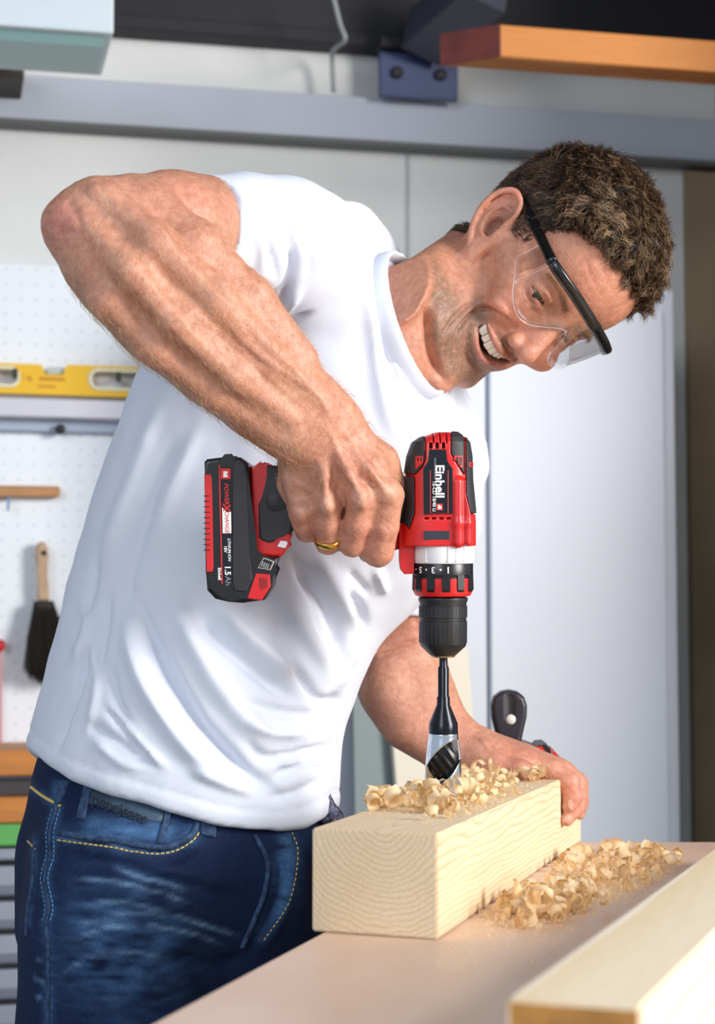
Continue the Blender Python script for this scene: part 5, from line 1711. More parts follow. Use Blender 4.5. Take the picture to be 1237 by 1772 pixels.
for ln, w_, am in (([(100, 1446), (140, 1452), (200, 1460), (260, 1470), (300, 1466), (330, 1450), (342, 1428)], 9, .55), ([(98, 1360), (98, 1400), (88, 1440), (88, 1480), (78, 1520), (86, 1570), (80, 1600), (84, 1640), (84, 1772)], 9, .45), ([(495, 1450), (500, 1500), (485, 1570), (450, 1620)], 12, .5), ([(160, 1425), (220, 1440), (290, 1440)], 14, .5), ([(60, 1450), (58, 1520), (50, 1600)], 6, .4), ([(55, 1365), (100, 1395)], 8, .3)):
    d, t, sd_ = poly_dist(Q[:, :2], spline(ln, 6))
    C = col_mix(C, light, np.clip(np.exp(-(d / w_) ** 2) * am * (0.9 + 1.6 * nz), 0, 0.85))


def denim():
    m = mat('denim', (0.02, 0.04, 0.12, 1), 0.8, attr='Col', var=0.35, vscale=420, col2=(0.62, 0.70, 0.80, 1), bump=0.25, bscale=1400, spec=0.15)
    return m


M_denim = denim()
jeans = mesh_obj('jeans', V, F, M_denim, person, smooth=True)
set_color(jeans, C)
bvh_j = BVHTree.FromPolygons(V.tolist(), F.tolist())
M_denim_d = mat('denim_edge', (0.012, 0.026, 0.075, 1), 0.85, var=0.4, vscale=160, col2=(0.04, 0.09, 0.19, 1))
M_thread = mat('thread_yellow', srgb(214, 186, 110), 0.7); M_thread2 = mat('thread_blue', srgb(92, 140, 184), 0.7)


def on_surf(bvh, pts, lift, n=14):
    out = []
    for x, y in spline(pts, n):
        p, nn = cast(bvh, x, y)
        if p is not None: out.append(p + nn * lift)
    return np.array(out)


def seam(name, pts, rad, lift, m, parent, n=14):
    P = on_surf(bvh_j, pts, lift, n)
    if len(P) < 3: return
    for _ in range(2): P[1:-1] = (P[:-2] + 2 * P[1:-1] + P[2:]) / 4
    V, F = tube_arrays(P, rad, 6)
    return mesh_obj(name, V, F, m, parent, smooth=True)


def stitches(name, pts, m, parent, gap=9.0, ln=6.0, rad=0.0009):
    sp = spline(pts, 30); L = np.concatenate([[0], np.cumsum(np.linalg.norm(np.diff(sp, axis=0), axis=1))])
    parts = []
    for s in np.arange(0, L[-1] - ln, gap):
        q = [cast(bvh_j, np.interp(s + a, L, sp[:, 0]), np.interp(s + a, L, sp[:, 1])) for a in (0, ln / 2, ln)]
        if any(p is None for p, _ in q): continue
        parts.append(tube_arrays([p + nn * l for (p, nn), l in zip(q, (0.0002, 0.0008, 0.0002))], rad, 4))
    if parts:
        V, F = join_arrays(parts); o = mesh_obj(name, V, F, m, parent); o['kind'] = 'stuff'


pocket = [(100, 1442), (140, 1448), (200, 1456), (260, 1466), (300, 1462), (330, 1446), (342, 1424)]
seam('pocket_edge', pocket, 0.003, 0.0006, M_denim_d, jeans)
stitches('pocket_stitching', [(x, y + 12) for x, y in pocket[:-1]] + [(345, 1440)], M_thread, jeans)
side = [(106, 1352), (98, 1400), (88, 1440), (88, 1480), (78, 1520), (86, 1570), (80, 1600), (84, 1640), (84, 1772)]
seam('side_seam', side, 0.0022, 0.0002, M_denim_d, jeans)
stitches('side_stitching', [(x - 7, y) for x, y in side[1:7]], M_thread2, jeans, 8, 5, 0.0007); stitches('side_stitching', [(x + 6, y) for x, y in side[1:7]], M_thread2, jeans, 8, 5, 0.0007)
band = [(54, 1362), (75, 1378), (105, 1395)]
seam('waistband_seam', band, 0.0015, 0.0004, M_thread, jeans)
fly = [(440, 1445), (462, 1490), (458, 1540), (440, 1590), (418, 1640)]
seam('fly_flap', fly, 0.0026, 0.0004, M_denim_d, jeans)
stitches('fly_stitching', [(505, 1440), (515, 1480), (500, 1560), (455, 1630)], M_thread, jeans, 9, 5, 0.0006)
bp2 = [(62, 1448), (60, 1470), (58, 1520), (48, 1580), (46, 1620)]
seam('back_pocket_edge', bp2, 0.002, 0.0003, M_denim_d, jeans); stitches('back_pocket_stitching', [(48, 1455), (62, 1470)], M_thread, jeans, 7, 6)
# belt loops and the leather-like waist patch
M_patch = mat('dark_patch', (0.014, 0.028, 0.055, 1), 0.6, var=0.4, vscale=60, col2=(0.04, 0.08, 0.13, 1))
surf_patch('waist_patch', bvh_j, [(160, 1360), (200, 1372), (240, 1386), (290, 1400), (280, 1424), (240, 1416), (200, 1404), (152, 1390)], M_patch, jeans, 0.0012)
for q in ([(112, 1350), (120, 1352), (104, 1395), (96, 1392)], [(150, 1352), (162, 1356), (146, 1420), (134, 1416)], [(286, 1405), (296, 1408), (282, 1462), (272, 1458)], [(348, 1415), (374, 1422), (372, 1450), (346, 1444)]):
    dens = []
    for i in range(4):
        a, b = np.array(q[i]), np.array(q[(i + 1) % 4])
        for t in (0, 0.25, 0.5, 0.75): dens.append(tuple(a + (b - a) * t))
    o = surf_patch('belt_loop', bvh_j, dens, M_denim_d, jeans, 0.0026, thick=0.003)
stitches('loop_stitching', [(350, 1440), (370, 1446)], mat('thread_orange', srgb(206, 130, 90), 0.7), jeans, 5, 4)
# embossed lettering on the patch
V, F = text_arrays('pepejeans', 30, 0.6)
P = []
x0, x1 = V[:, 0].min(), V[:, 0].max()
for v in V:
    t = (v[0] - x0) / (x1 - x0)
    px_, py_ = 162 + 92 * t + 0.18 * v[1], 1384 + 36 * t - v[1] * 0.95 * (1 - 0.15 * t)
    p, nn = cast(bvh_j, px_, py_)
    P.append((p + nn * 0.0019) if p is not None else P[-1])
mesh_obj('embossed_lettering', P, F, mat('emboss', (0.008, 0.016, 0.035, 1), 0.5), jeans)
# belt hanging out at the front
V, F = tube_arrays(spline([U(548, 1370, 1.73), U(562, 1400, 1.725), U(576, 1420, 1.73), U(566, 1440, 1.75)], 6), 0.011, 8, flat=(FWD, 0.35))
mesh_obj('belt_end', V, F, mat('dark_belt', srgb(26, 28, 44), 0.6, var=0.5, vscale=300, col2=srgb(110, 110, 140)), jeans, smooth=True)
# shoes
M_shoe = mat('shoe_leather', srgb(52, 46, 42), 0.5)
for x, y in ((-0.232, 1.76), (-0.085, 1.93)):
    f = Field((x - 0.08, y - 0.24, 0), (x + 0.30, y + 0.14, 0.13), 0.004, 0.1)
    dr = np.array([0.83, -0.55, 0]); c = np.array([x, y, 0.045])
    f.chain([c - dr * 0.04, c + dr * 0.08 + (0, 0, -0.004), c + dr * 0.19 + (0, 0, -0.014)], [0.045, 0.046, 0.034], 0, 0.02)
    f.cone(c, c + (0, 0, 0.05), 0.046, 0.046, 0.02)
    f.plane((0, 0, 0.004), (0, 0, -1)); V, F = f.mesh(1)
    sh = mesh_obj('shoe', V, F, M_shoe, person, smooth=True)

# ------------------------------------------------------------------ hair
def strands(name, P0, N0, D0, L, rad, m, parent, wav=0.0, wlen=0.012, seg=5, phase=None, kind='stuff', gravity=0.0, bend=0.5):
    """tapered three-sided strands growing from P0, first along N0, then along D0."""
    n = len(P0)
    pts = [P0]
    p = P0.copy()
    side = np.cross(N0, D0); side /= np.linalg.norm(side, axis=1)[:, None] + 1e-9
    ph = phase if phase is not None else np.zeros(n)
    for i in range(seg):
        t = (i + 0.5) / seg
        w = np.clip(t / bend, 0, 1)[None] if np.ndim(bend) == 0 else np.clip(t / bend, 0, 1)
        d = N0 * (1 - 0.8 * np.reshape(w, (-1, 1))) + D0 * np.reshape(w, (-1, 1)); d /= np.linalg.norm(d, axis=1)[:, None]
        p = p + d * (L / seg)[:, None] + np.array([0, 0, gravity]) * t
        off = side * (wav * t * np.sin(ph + 2 * math.pi * t * L / wlen))[:, None] + N0 * (wav * 0.6 * t * np.cos(ph * 1.3 + 2 * math.pi * t * L / wlen))[:, None]
        pts.append(p + off)
    T = np.stack(pts, 1)                         # n, seg+1, 3
    ref = N0 + 0.01
    V = np.zeros((n, seg + 1, 3, 3))
    for i in range(seg + 1):
        tg = T[:, min(i + 1, seg)] - T[:, max(i - 1, 0)]; tg /= np.linalg.norm(tg, axis=1)[:, None] + 1e-12
        a = np.cross(tg, side + 0.3 * N0); a /= np.linalg.norm(a, axis=1)[:, None] + 1e-12
        b = np.cross(tg, a)
        r = rad * (1 - 0.75 * (i / seg) ** 2)
        for j in range(3):
            an = 2 * math.pi * j / 3
            V[:, i, j] = T[:, i] + r * (a * math.cos(an) + b * math.sin(an))
    base = (np.arange(n) * (seg + 1) * 3)[:, None, None]
    q = []
    for i in range(seg):
        for j in range(3):
            j2 = (j + 1) % 3
            q.append([i * 3 + j, i * 3 + j2, (i + 1) * 3 + j2, (i + 1) * 3 + j])
    F = (base + np.array(q)[None]).reshape(-1, 4)
    me = bpy.data.meshes.new(name)
    org = wloc(parent); VV = (V.reshape(-1, 3) - org)
    me.vertices.add(len(VV)); me.vertices.foreach_set('co', VV.ravel())
    me.loops.add(F.size); me.loops.foreach_set('vertex_index', F.ravel().astype(np.int32))
    me.polygons.add(len(F)); me.polygons.foreach_set('loop_start', np.arange(0, F.size, 4, dtype=np.int32)); me.polygons.foreach_set('loop_total', np.full(len(F), 4, np.int32))
    me.update(calc_edges=True); me.shade_smooth(); me.materials.append(m)
    o = bpy.data.objects.new(name, me); COL.objects.link(o); o.parent = parent
    if kind: o['kind'] = kind
    return o, V.shape


def hairline(z):
    return np.interp(z, [-190, -150, -122, -104, -92, -76, -66, -60, -50, -40, -28, -10, 0, 10], [-86, -80, -66, -40, 6, 12, -16, -18, -10, 22, 50, 64, 69, 70])


LN = normals(HVl, headF)
fc = headF; cen = HVl[fc].mean(1)
area = np.linalg.norm(np.cross(HVl[fc[:, 2]] - HVl[fc[:, 0]], HVl[fc[:, 3]] - HVl[fc[:, 1]]), axis=1) / 2
nzv = vnoise(cen[::1], 0.09, 4)
inh = (cen[:, 1] > hairline(cen[:, 2]) + 5 * nzv) & (np.abs(cen[:, 0]) < 84)
rr = np.sqrt((cen[:, 0] / 77) ** 2 + ((cen[:, 1] - 30) / 88) ** 2 + ((cen[:, 2] + 90) / 99) ** 2)
inh &= (rr < 1.06) | ((cen[:, 2] < -96) & (rr < 1.4) & (np.abs(cen[:, 0]) < 72))
idxh = np.nonzero(inh)[0]


def hthick(L):
    """hair depth in mm: full on top and front, short at sides and nape."""
    y, z = L[:, 1], L[:, 2]
    edge = np.clip((y - hairline(z)) / 22, 0.25, 1)
    return (5 + 9 * sm(y, 20, 85) + 2.0 * sm(z, -70, -10)) * edge


# cap of clumped hair under the strands
used = np.unique(fc[idxh]); remap = -np.ones(len(HVl), int); remap[used] = np.arange(len(used))
cv_ = HVl[used]; cn = LN[used]
clump = vnoise(cv_, 0.16, 2) * 0.5 + vnoise(cv_, 0.35, 6) * 0.35
capV = cv_ + cn * (np.maximum(hthick(cv_) * (0.50 + 0.42 * clump) * np.clip((cv_[:, 1] - hairline(cv_[:, 2])) / 14, 0.0, 1) - 0.3, -0.3))[:, None]
M_cap = mat('hair_dark', srgb(42, 30, 24), 0.6)
capf = idxh[(cen[idxh, 1] - hairline(cen[idxh, 2])) > 5]
capf = capf[~((cen[capf, 1] < 16) & (cen[capf, 2] > -84))]
hair = mesh_obj('hair', H3(capV), remap[fc[capf]], M_cap, person, smooth=True)


def hair_mat(name, c1, c2, rough=0.3):
    m = mat(name, c1, rough, var=0.9, vscale=55, col2=c2, spec=0.6)
    return m


M_hair = hair_mat('hair_brown', srgb(40, 28, 22), srgb(90, 66, 49))
M_hair2 = hair_mat('hair_lit', srgb(128, 100, 74), srgb(190, 160, 124))
pr = area[idxh] * np.where((cen[idxh, 1] < 14) & (cen[idxh, 2] > -84), 0.8, 1.0); pr = pr / pr.sum()
toW = lambda d: (d @ HR.T) @ HB


def flow_at(p0, n0):
    x, y, z = p0.T
    top = sm(y, 30, 80)[:, None]
    fl = top * np.stack([-0.5 + 0 * x, 0.0 * x, 1.0 + 0 * x], -1) + (1 - top) * np.stack([0 * x, -0.8 + 0 * x, -0.45 + 0 * x], -1)
    fl = fl + 1.5 * np.stack([vnoise(p0, 0.05, 3), vnoise(p0, 0.05, 13), vnoise(p0, 0.05, 23)], -1)
    fl = fl - n0 * (fl * n0).sum(1)[:, None]
    return fl / (np.linalg.norm(fl, axis=1)[:, None] + 1e-9)


def roots(cnt, pw):
    pick = idxh[rng.choice(len(idxh), cnt, p=pw)]
    w4 = rng.dirichlet(np.ones(4), cnt)
    p0 = (HVl[fc[pick]] * w4[:, :, None]).sum(1); n0 = (LN[fc[pick]] * w4[:, :, None]).sum(1)
    return p0, n0 / np.linalg.norm(n0, axis=1)[:, None]


NCL = 1500
cp, cnrm = roots(NCL, pr)
cflow = flow_at(cp, cnrm)
cph = rng.uniform(0, 6.28, NCL); clen = rng.uniform(0.85, 1.35, NCL); clift = rng.uniform(0.0, 0.26, NCL)
for nm, cnt, mm_, thr in (('hair_strands', 25000, M_hair, 0), ('lit_hair_strands', 6500, M_hair2, 1)):
    pw = pr.copy()
    if thr:
        cz = cen[idxh]; pw = pw * (0.10 + sm(cz[:, 1] + 0.6 * cz[:, 2], -10, 75)); pw /= pw.sum()  # paler strands crowd the top front: lit shine put into the colour
    p0, n0 = roots(cnt, pw)
    near = np.concatenate([((p0[i:i + 2000, None] - cp[None]) ** 2).sum(2).argmin(1) for i in range(0, cnt, 2000)])
    th = hthick(p0)
    fl = cflow[near] + rng.normal(0, 0.10, (cnt, 3))
    pull = (cp[near] - p0) * 0.045
    fl = fl + pull
    lift = n0 * clift[near][:, None] + fl; lift /= np.linalg.norm(lift, axis=1)[:, None]
    Lh = th * rng.uniform(1.25, 1.6, cnt) * clen[near]
    root = p0 + n0 * (th * rng.uniform(0.0, 0.4, cnt))[:, None]
    o, _ = strands(nm, H3(root), toW(n0), toW(lift), Lh * HS, 0.00030, mm_, hair, wav=0.0026, wlen=0.019, seg=6, phase=cph[near] + rng.normal(0, 0.2, cnt), bend=0.35)

# eyebrows
for s in (-1, 1):
    n = 260
    t = rng.uniform(0, 1, n)
    bx = s * (11 + 38 * t); by = 9 + 5 * np.sin(t * 2.4) + rng.normal(0, 1.7, n) * (1.15 - 0.6 * t)
    tree = BVHTree.FromPolygons(HVl.tolist(), headF.tolist())
    P0, N0 = [], []
    for i in range(n):
        h = tree.ray_cast(Vector((bx[i], by[i], 60)), Vector((0, 0, -1)))
        P0.append(h[0][:] if h[0] else (0, 0, 0)); N0.append(h[1][:] if h[0] else (0, 0, 1))
    P0 = np.array(P0); N0 = np.array(N0)
    d = np.stack([s * (0.8 + 0 * t), 0.75 - 1.0 * t, 0.1 + 0 * t], -1) + rng.normal(0, .2, (n, 3))
    d = d - N0 * (d * N0).sum(1)[:, None] * 0.8; d /= np.linalg.norm(d, axis=1)[:, None]
    strands('eyebrow', H3(P0), toW(N0), toW(d), rng.uniform(5, 9, n) * HS, 0.00013, mat('brow_hair', srgb(150, 116, 84), 0.5), person, seg=3, bend=0.3)

# fine hair on the forearm
nrm_r = normals(rarmV, rarmF); cf = rarmV[rarmF].mean(1); q = proj(cf); nf = nrm_r[rarmF[:, 0]]
vis = ((nf @ FWD) < 0.25) & (q[:, 1] > 380) & (q[:, 1] < 830) & (q[:, 0] > 120)
pick = rng.choice(np.nonzero(vis)[0], 3600)
P0 = cf[pick]; N0 = nf[pick]
d = np.array([0.45, 0.0, -0.75]) + rng.normal(0, .35, (len(P0), 3)); d = d - N0 * (d * N0).sum(1)[:, None]; d /= np.linalg.norm(d, axis=1)[:, None]
strands('arm_hair', P0, N0, d, rng.uniform(0.005, 0.011, len(P0)), 0.00010, mat('blond_hair', srgb(214, 176, 132), 0.4), person, seg=3, bend=0.3)

# ================================================================== safety glasses and ring
gl = thing('safety_glasses', H3([(0, -30, 22)])[0], 'clear safety glasses with a black brow bar worn by the man', 'safety glasses')
M_gb = mat('glasses_black', srgb(16, 16, 17), 0.25, coat=0.3)
colm = [(-67.5, -30, 17, -9), (-67, -13, 20, -14), (-65.5, 1, 22, -19), (-55, 11, 24, -27), (-40, 17, 26, -31), (-26, 21, 27, -27), (-15, 24, 27.5, -14), (-7, 26, 28, -3), (0, 26.5, 28, 1)]
colm = colm + [(-a, b, c, d) for a, b, c, d in colm[:-1][::-1]]
colm = spline(np.array(colm), 4)
bar = np.array([(x, y, z + 2.2) for x, z, y, _ in colm if z > -4])
V, F = tube_arrays(H3(bar), 0.0056, 8, flat=((np.array([0.0, 0, 1.0]) @ HR.T) @ HB, 0.55)); mesh_obj('brow_bar', V, F, M_gb, gl, smooth=True)
for s in (-1, 1):
    P = spline([(s * 68, 22, 2), (s * 71, 21, -20), (s * 76, 19, -55), (s * 80, 16, -86), (s * 80, 6, -106), (s * 77, -8, -114)], 6)
    V, F = tube_arrays(H3(P), np.interp(np.linspace(0, 1, len(P)), [0, .1, .8, 1], [.0058, .0052, .0045, .003]), 8, flat=((np.array([1.0, 0, 0]) @ HR.T) @ HB, 0.45))
    mesh_obj('temple', V, F, M_gb, gl, smooth=True)


def clear_mat(name, tint, amt):
    m = bpy.data.materials.new(name); m.use_nodes = True
    N, L = m.node_tree.nodes, m.node_tree.links
    N.remove(N['Principled BSDF'])
    tr = N.new('ShaderNodeBsdfTransparent'); tr.inputs[0].default_value = tint
    g = N.new('ShaderNodeBsdfGlossy'); g.inputs['Roughness'].default_value = 0.03
    fr = N.new('ShaderNodeFresnel'); fr.inputs[0].default_value = 1.5
    mt = N.new('ShaderNodeMath'); mt.operation = 'MULTIPLY'; mt.inputs[1].default_value = amt
    L.new(fr.outputs[0], mt.inputs[0])
    mx = N.new('ShaderNodeMixShader'); L.new(mt.outputs[0], mx.inputs[0]); L.new(tr.outputs[0], mx.inputs[1]); L.new(g.outputs[0], mx.inputs[2])
    L.new(mx.outputs[0], N['Material Output'].inputs[0])
    return m


M_lens = clear_mat('clear_lens', (0.98, 0.985, 0.985, 1), 0.4)
rows = 8
def lens_grid(off):
    V = []
    for x, z, yt, yb in colm:
        for i in range(rows + 1):
            t = i / rows
            y = yt + (yb - yt) * t
            inx = 1 - 0.02 * t
            V.append((x * inx * (1 - off / 70), y, z + 1.0 - 5 * t * t * (1 if z > -4 else 0.3) - off * (1 if z > -4 else 0)))
    return np.array(V)
A_, B2 = lens_grid(0.0), lens_grid(1.6)
nc = len(colm); R1 = rows + 1
F = []
o2 = nc * R1
for i in range(nc - 1):
    for j in range(rows):
        a, b, c, d = i * R1 + j, (i + 1) * R1 + j, (i + 1) * R1 + j + 1, i * R1 + j + 1
        F.append([a, d, c, b]); F.append([o2 + a, o2 + b, o2 + c, o2 + d])
    for j in (0, rows):
        F.append([i * R1 + j, (i + 1) * R1 + j, o2 + (i + 1) * R1 + j, o2 + i * R1 + j])
for i in (0, nc - 1):
    for j in range(rows):
        F.append([i * R1 + j, i * R1 + j + 1, o2 + i * R1 + j + 1, o2 + i * R1 + j])
mesh_obj('lens', H3(np.concatenate([A_, B2])), F, M_lens, gl, smooth=True)
# polished edge of the lens and the fold line at the side shield
M_edge = mat('lens_edge', srgb(205, 208, 212), 0.12, coat=0.4)
edge = [A_[i * R1 + rows] for i in range(nc)]
V, F = tube_arrays(H3(np.array(edge)), 0.0003, 6); mesh_obj('lens_edge', V, F, M_edge, gl, smooth=True)
for s in (0, nc - 1):
    V, F = tube_arrays(H3(A_[s * R1:(s + 1) * R1]), 0.0003, 6); mesh_obj('lens_edge', V, F, M_edge, gl, smooth=True)
k = 8
for s in (k, nc - 1 - k):
    V, F = tube_arrays(H3(A_[s * R1:(s + 1) * R1]), 0.00025, 6); mesh_obj('shield_fold', V, F, M_edge, gl, smooth=True)
for s in (-1, 1):
    V, F = tube_arrays(H3(spline([(s * 4, 0, 21), (s * 9, -9, 16), (s * 12, -18, 12)], 5)), 0.0022, 8); mesh_obj('nose_pad', V, F, M_lens, gl, smooth=True)

rc = U(567.5, 926, 1.569); ra = U(568, 940, 1.578) - U(566, 900, 1.561); ra /= np.linalg.norm(ra)
e1 = np.cross(ra, RGT); e1 /= np.linalg.norm(e1); e2 = np.cross(ra, e1)
P = [rc + ra * 0.004 + (e1 * math.cos(t) + e2 * math.sin(t)) * r_(22.6, 1.57) for t in np.linspace(0, 2 * math.pi, 40, endpoint=False)]
V, F = tube_arrays(np.array(P), 0.0031, 10, closed=True, flat=(ra, 1.0))
# flatten the section into a band
ctr = rc + ra * 0.004
d = V - ctr; al = d @ ra; radv = d - al[:, None] * ra; rl = np.linalg.norm(radv, axis=1)
R0 = r_(22.6, 1.57); V = ctr + ra * al[:, None] + radv / rl[:, None] * (R0 + (rl - R0) * 0.35)[:, None]
ringo = mesh_obj('finger_ring', V, F, mat('gold', srgb(232, 186, 96), 0.22, 1.0), smooth=True)
tag(ringo, 'plain gold ring on the ring finger of the hand holding the drill', 'ring')

# ================================================================== shavings, sawdust and the tool behind the hand
M_shav = mat('shaving_wood', srgb(255, 244, 220), 0.55, var=0.25, vscale=60, col2=srgb(252, 226, 180))
for _m in (M_shav,):
    _N, _L = _m.node_tree.nodes, _m.node_tree.links
    _b = _N['Principled BSDF']; _t = _N.new('ShaderNodeBsdfTranslucent'); _t.inputs[0].default_value = srgb(255, 236, 196)
    _x = _N.new('ShaderNodeMixShader'); _x.inputs[0].default_value = 0.5
    _L.new(_b.outputs[0], _x.inputs[1]); _L.new(_t.outputs[0], _x.inputs[2]); _L.new(_x.outputs[0], _N['Material Output'].inputs[0])


def shaving_mesh(seed, scale=1.0):
    g = np.random.default_rng(seed)
    n, m = 15, 4
    turns = g.uniform(0.45, 1.05); r0 = g.uniform(3.6, 6.5); wid = g.uniform(7, 13); grow = g.uniform(-1.0, 2.2); cone = g.uniform(-0.35, 0.5); heli = g.uniform(-5, 6)
    V = []
    for i in range(n):
        t = i / (n - 1); a = 2 * math.pi * turns * t
        w_ = wid * (0.35 + 0.65 * math.sin(math.pi * min(max(0.12 + 0.8 * t, 0), 1))) * (1 + 0.10 * g.normal())
        for j in range(m):
            u = (j / (m - 1) - 0.5)
            r = r0 + grow * t + cone * u * wid * 0.6 + 0.25 * g.normal()
            V.append((r * math.cos(a), u * w_ + heli * t + 0.3 * g.normal(), r * math.sin(a)))
    V = np.array(V) * 0.001 * scale
    F = [[i * m + j, (i + 1) * m + j, (i + 1) * m + j + 1, i * m + j + 1] for i in range(n - 1) for j in range(m - 1)]
    me = bpy.data.meshes.new('wood_shaving')
    N = normals(V, np.array(F)); V2 = V - N * 0.00028
    nv = len(V)
    F2 = F + [[a + nv for a in f[::-1]] for f in F]
    rim = [i * m for i in range(n)] + [(n - 1) * m + j for j in range(1, m)] + [i * m + m - 1 for i in range(n - 2, -1, -1)] + [j for j in range(m - 2, 0, -1)]
    for a, b in zip(rim, rim[1:] + rim[:1]): F2.append([a, b, b + nv, a + nv])
    me.from_pydata(np.concatenate([V, V2]).tolist(), [], F2); me.update(); me.materials.append(M_shav); me.shade_smooth()
    return me, np.concatenate([V, V2])


SHM = [shaving_mesh(100 + i, s) for i, s in enumerate([0.85, 1.0, 1.15, 0.7, 0.95, 1.05, 0.8, 0.6, 1.2, 0.9, 0.5, 0.55])]
_cnt = [0]


def put_shaving(x, y, z, label, group, k=None, sc=1.0):
    k = int(rng.integers(len(SHM))) if k is None else k
    me, V = SHM[k]
    rx, ry, rz = rng.uniform(0, 6.28, 3)
    R = Matrix.Rotation(rz, 3, 'Z') @ Matrix.Rotation(ry, 3, 'Y') @ Matrix.Rotation(rx, 3, 'X')
    W = V * sc @ np.array(R).T
    o = bpy.data.objects.new('wood_shaving', me); COL.objects.link(o)
    o.location = (x, y, z - float(W[:, 2].min()) + 0.0002); o.rotation_euler = R.to_euler(); o.scale = (sc,) * 3
    tag(o, SZ(k, sc) + ' curled pale wood shaving ' + label, 'shaving', group)


beam_pts = []
def heap(px0, py0, sx, sy, n, hmax):
    for _ in range(n):
        x, y = rng.normal(px0, sx), rng.normal(py0, sy)
        beam_pts.append((x, y, hmax * max(0, 1 - abs((x - px0) / (2 * sx + 1)))))


def top_ok(x, y):
    """inside the beam's top as seen: between its left and right upper edges."""
    yr = np.interp(x, [548, 771, 960], [1425, 1445, 1356]); yl = np.interp(x, [548, 650, 900], [1425, 1392, 1322])
    return yl + 5 < y < yr - 6


BW = ['at the left end of the heap on the beam', 'left of the drill bit on the beam', 'just right of the drill bit on the beam', 'in the thick of the heap right of the bit', 'in front of the left hand on the beam', 'at the front of the heap nearest the sawn end', 'by the finger at the beam edge']
TW = ['at the near end of the bench pile', 'in the thick of the bench pile', 'in the thin far part of the bench pile', 'between the beam and the bench pile', 'at the right tip of the bench pile', 'strayed left of the bench pile by the beam', 'at the far edge of the bench pile']
SZ = lambda k, sc: 'small' if k in (3, 7, 10, 11) else ('large' if k in (2, 8, 5) else 'medium')
for ci, (px0, py0, sx, sy, n, hm) in enumerate(((655, 1396, 16, 4, 12, .006), (720, 1392, 28, 9, 22, .008), (800, 1385, 30, 10, 38, .014), (850, 1368, 26, 9, 32, .013), (905, 1350, 22, 5, 18, .005), (760, 1405, 26, 7, 16, 0.003), (930, 1352, 8, 3, 5, 0.002))):
    k = 0; tries = 0
    while k < n and tries < 400:
        tries += 1
        x, y = rng.normal(px0, sx), rng.normal(py0, sy)
        if not top_ok(x, y): continue
        p = on_z(x, y, BTOP)
        put_shaving(p[0], p[1], BTOP + hm * rng.uniform(0, 1) * (rng.uniform() < 0.6), BW[ci], 'wood shavings on the beam', sc=rng.uniform(0.7, 1.2))
        k += 1
for ci, (px0, py0, sx, sy, n, hm, s0, s1) in enumerate(((935, 1582, 38, 12, 34, .006, .95, 1.4), (1000, 1560, 45, 16, 46, .008, .85, 1.35), (1080, 1510, 55, 14, 44, .004, .7, 1.1), (1010, 1500, 45, 12, 20, .002, .7, 1.0), (1140, 1495, 30, 8, 14, .002, .8, 1.2), (890, 1590, 20, 8, 9, 0, .9, 1.3), (1000, 1480, 30, 8, 8, 0, .9, 1.3))):
    k = 0; tries = 0
    while k < n and tries < 600:
        tries += 1
        x, y = rng.normal(px0, sx), rng.normal(py0, sy)
        yb_ = np.interp(x, [757, 1005, 1100], [1640, 1468, 1462])
        yp = np.interp(x, [876, 1237], [1722, 1462])
        if y < yb_ + 8 or y > yp - 10 or y > 1612 or y < 1466: continue
        p = on_z(x, y, BZ)
        put_shaving(p[0], p[1], BZ + hm * rng.uniform(0, 1) * (rng.uniform() < 0.6), TW[ci], 'wood shavings on the bench', sc=rng.uniform(s0, s1))
        k += 1


def dust(name, n, sampler, z, label, big=1.0):
    parts_V, parts_F = [], []
    o = 0
    for _ in range(n):
        q = sampler()
        if q is None: continue
        p = on_z(q[0], q[1], z)
        l, w_, h_ = rng.uniform(0.8, 4.2) * big, rng.uniform(0.3, 1.1) * big, rng.uniform(0.1, 0.5)
        R = np.array((Matrix.Rotation(rng.uniform(0, 6.28), 3, 'Z') @ Matrix.Rotation(rng.normal(0, 0.5), 3, 'Y')))
        v = np.array([(-l, -w_, 0), (l, -w_ * .3, 0), (l * .8, w_, h_), (-l * .7, w_ * .8, h_)]) * 0.0006 @ R.T
        v[:, 2] += -v[:, 2].min() + 0.0002 + abs(rng.normal(0, 0.0012 if q[2] else 0.0002))
        parts_V.append(v + p); parts_F.append([o, o + 1, o + 2, o + 3]); o += 4
    ob = mesh_obj(name, np.concatenate(parts_V), parts_F, M_shav)
    tag(ob, label, 'sawdust', kind='stuff')


def s_beam():
    if rng.uniform() < 0.12: x, y = rng.uniform(560, 950), rng.uniform(1340, 1442)
    else: x, y = rng.normal(800, 75), rng.normal(1384, 15)
    return (x, y, 1) if top_ok(x, y) else None


def s_bench():
    if rng.uniform() < 0.12: x, y = rng.uniform(760, 1100), rng.uniform(1480, 1690)
    else:
        t = rng.uniform(); x, y = 870 + 280 * t + rng.normal(0, 35), 1592 - 90 * t + rng.normal(0, 14)
    yb_ = np.interp(x, [757, 1005, 1100], [1634, 1462, 1460]); yp = np.interp(x, [876, 1237], [1722, 1462])
    return (x, y, 1) if yb_ + 2 < y < yp - 3 else None


dust('sawdust', 4200, s_beam, BTOP, 'fine pale sawdust scattered on the beam top around the bit')
dust('sawdust', 9000, s_bench, BZ, 'fine pale sawdust spread among the shavings on the bench')

# ------------------------------------------------------------------ unidentified hand tool standing on the far end of the beam
TD = 1.952
hp_ = thing('hand_tool', U(890, 1342, TD), 'black and red hand tool with an upright rounded handle behind the left hand', 'hand tool')
M_tb = mat('tool_black', srgb(40, 40, 48), 0.4); M_tr = mat('tool_red', srgb(204, 40, 34), 0.4)


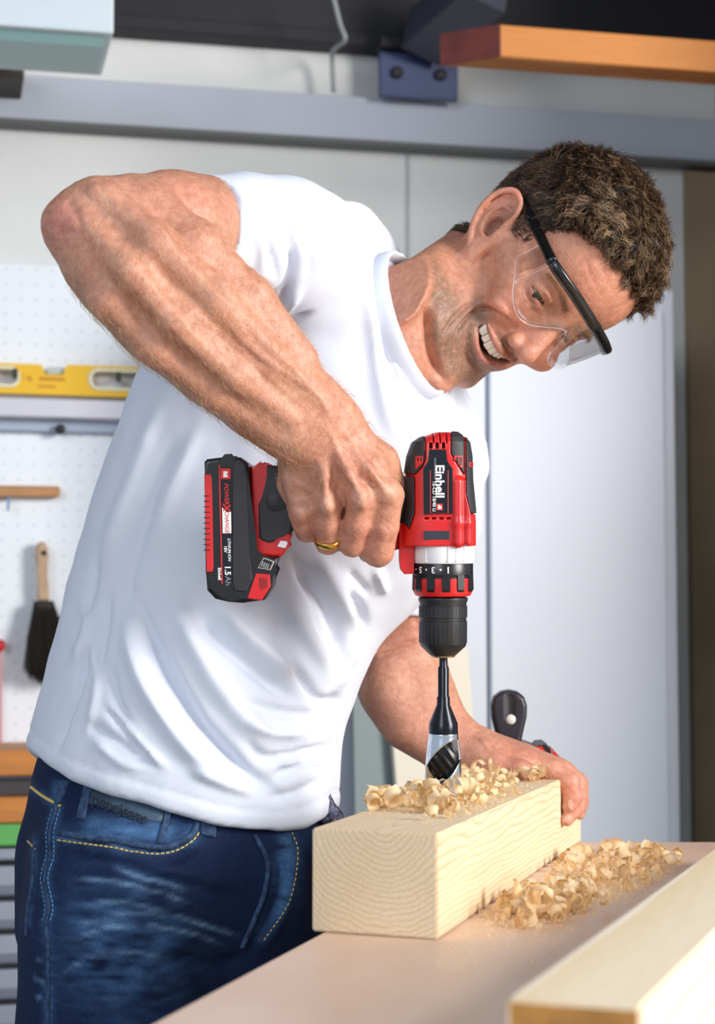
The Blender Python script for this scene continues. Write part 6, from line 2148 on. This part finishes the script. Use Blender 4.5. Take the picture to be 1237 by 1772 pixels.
def tprism(name, poly, d0, d1, m, parent, bevel=0.002, seg=2):
    V, F = prism_arrays([(x, -y) for x, y in poly], 0, 1, 0)
    P = np.array([U(x, -y, d0 + (d1 - d0) * (1 - z)) if False else U(x, -y, TD) + FWD * (d1 - (d1 - d0) * z - TD) for x, y, z in V])
    return mesh_obj(name, P, F, m, parent)


f = Field((840, -1292, -26), (920, -1186, 26), 1.3, 40.0)
hpoly = [(861, 1285), (855, 1262), (850, 1240), (849, 1220), (854, 1205), (866, 1196), (880, 1193.5), (894, 1196), (906, 1205), (911, 1220), (910, 1240), (905, 1262), (900, 1285)]
def hsd(X, Y, Z):
    p = poly_sdf(X, Y, hpoly); e = 9.0
    q = np.maximum(np.abs(Z) - 20 + e, 0); w2 = np.maximum(p + e, 0)
    return np.sqrt(q * q + w2 * w2) - e + np.minimum(np.maximum(p + e, np.abs(Z) - 20 + e), 0)
f.fn(hsd, (840, -1292, -26), (920, -1186, 26))
f.chain([(881, -1205, 26), (881, -1238, 24)], [11, 9], 5, op='s')
V, F = f.mesh(1)
k_ = TD / FPX
hb0 = U(880, 1240, TD)
TP = lambda P: hb0 + (P[:, :1] - 880) * k_ * RGT + (P[:, 1:2] + 1240) * k_ * UPV - P[:, 2:3] * k_ * FWD
hd = mesh_obj('handle', TP(V), F, M_tb, hp_, smooth=True)
bm = bmesh.new(); bmesh.ops.create_uvsphere(bm, u_segments=20, v_segments=10, radius=9); V, F = bm_arrays(bm); V[:, 2] *= 0.5
mesh_obj('handle_screw', TP(V + np.array([882, -1243, 19])), F, mat('pale_screw', srgb(214, 212, 206), 0.4), hd, smooth=True)
tprism('body', [(852, 1284), (902, 1282), (925, 1290), (950, 1303), (972, 1322), (972, 1338), (850, 1338)], TD - 0.02, TD + 0.02, M_tb, hp_)
tprism('red_trim', [(925, 1287), (934, 1287), (944, 1302), (934, 1303)], TD - 0.023, TD + 0.023, M_tr, hp_)
tprism('red_trim', [(950, 1296), (956, 1296), (978, 1320), (968, 1322)], TD - 0.023, TD + 0.023, M_tr, hp_)
tprism('cap', [(922, 1292), (928, 1285), (940, 1284), (948, 1290), (950, 1300), (930, 1300)], TD - 0.022, TD + 0.022, M_black, hp_)
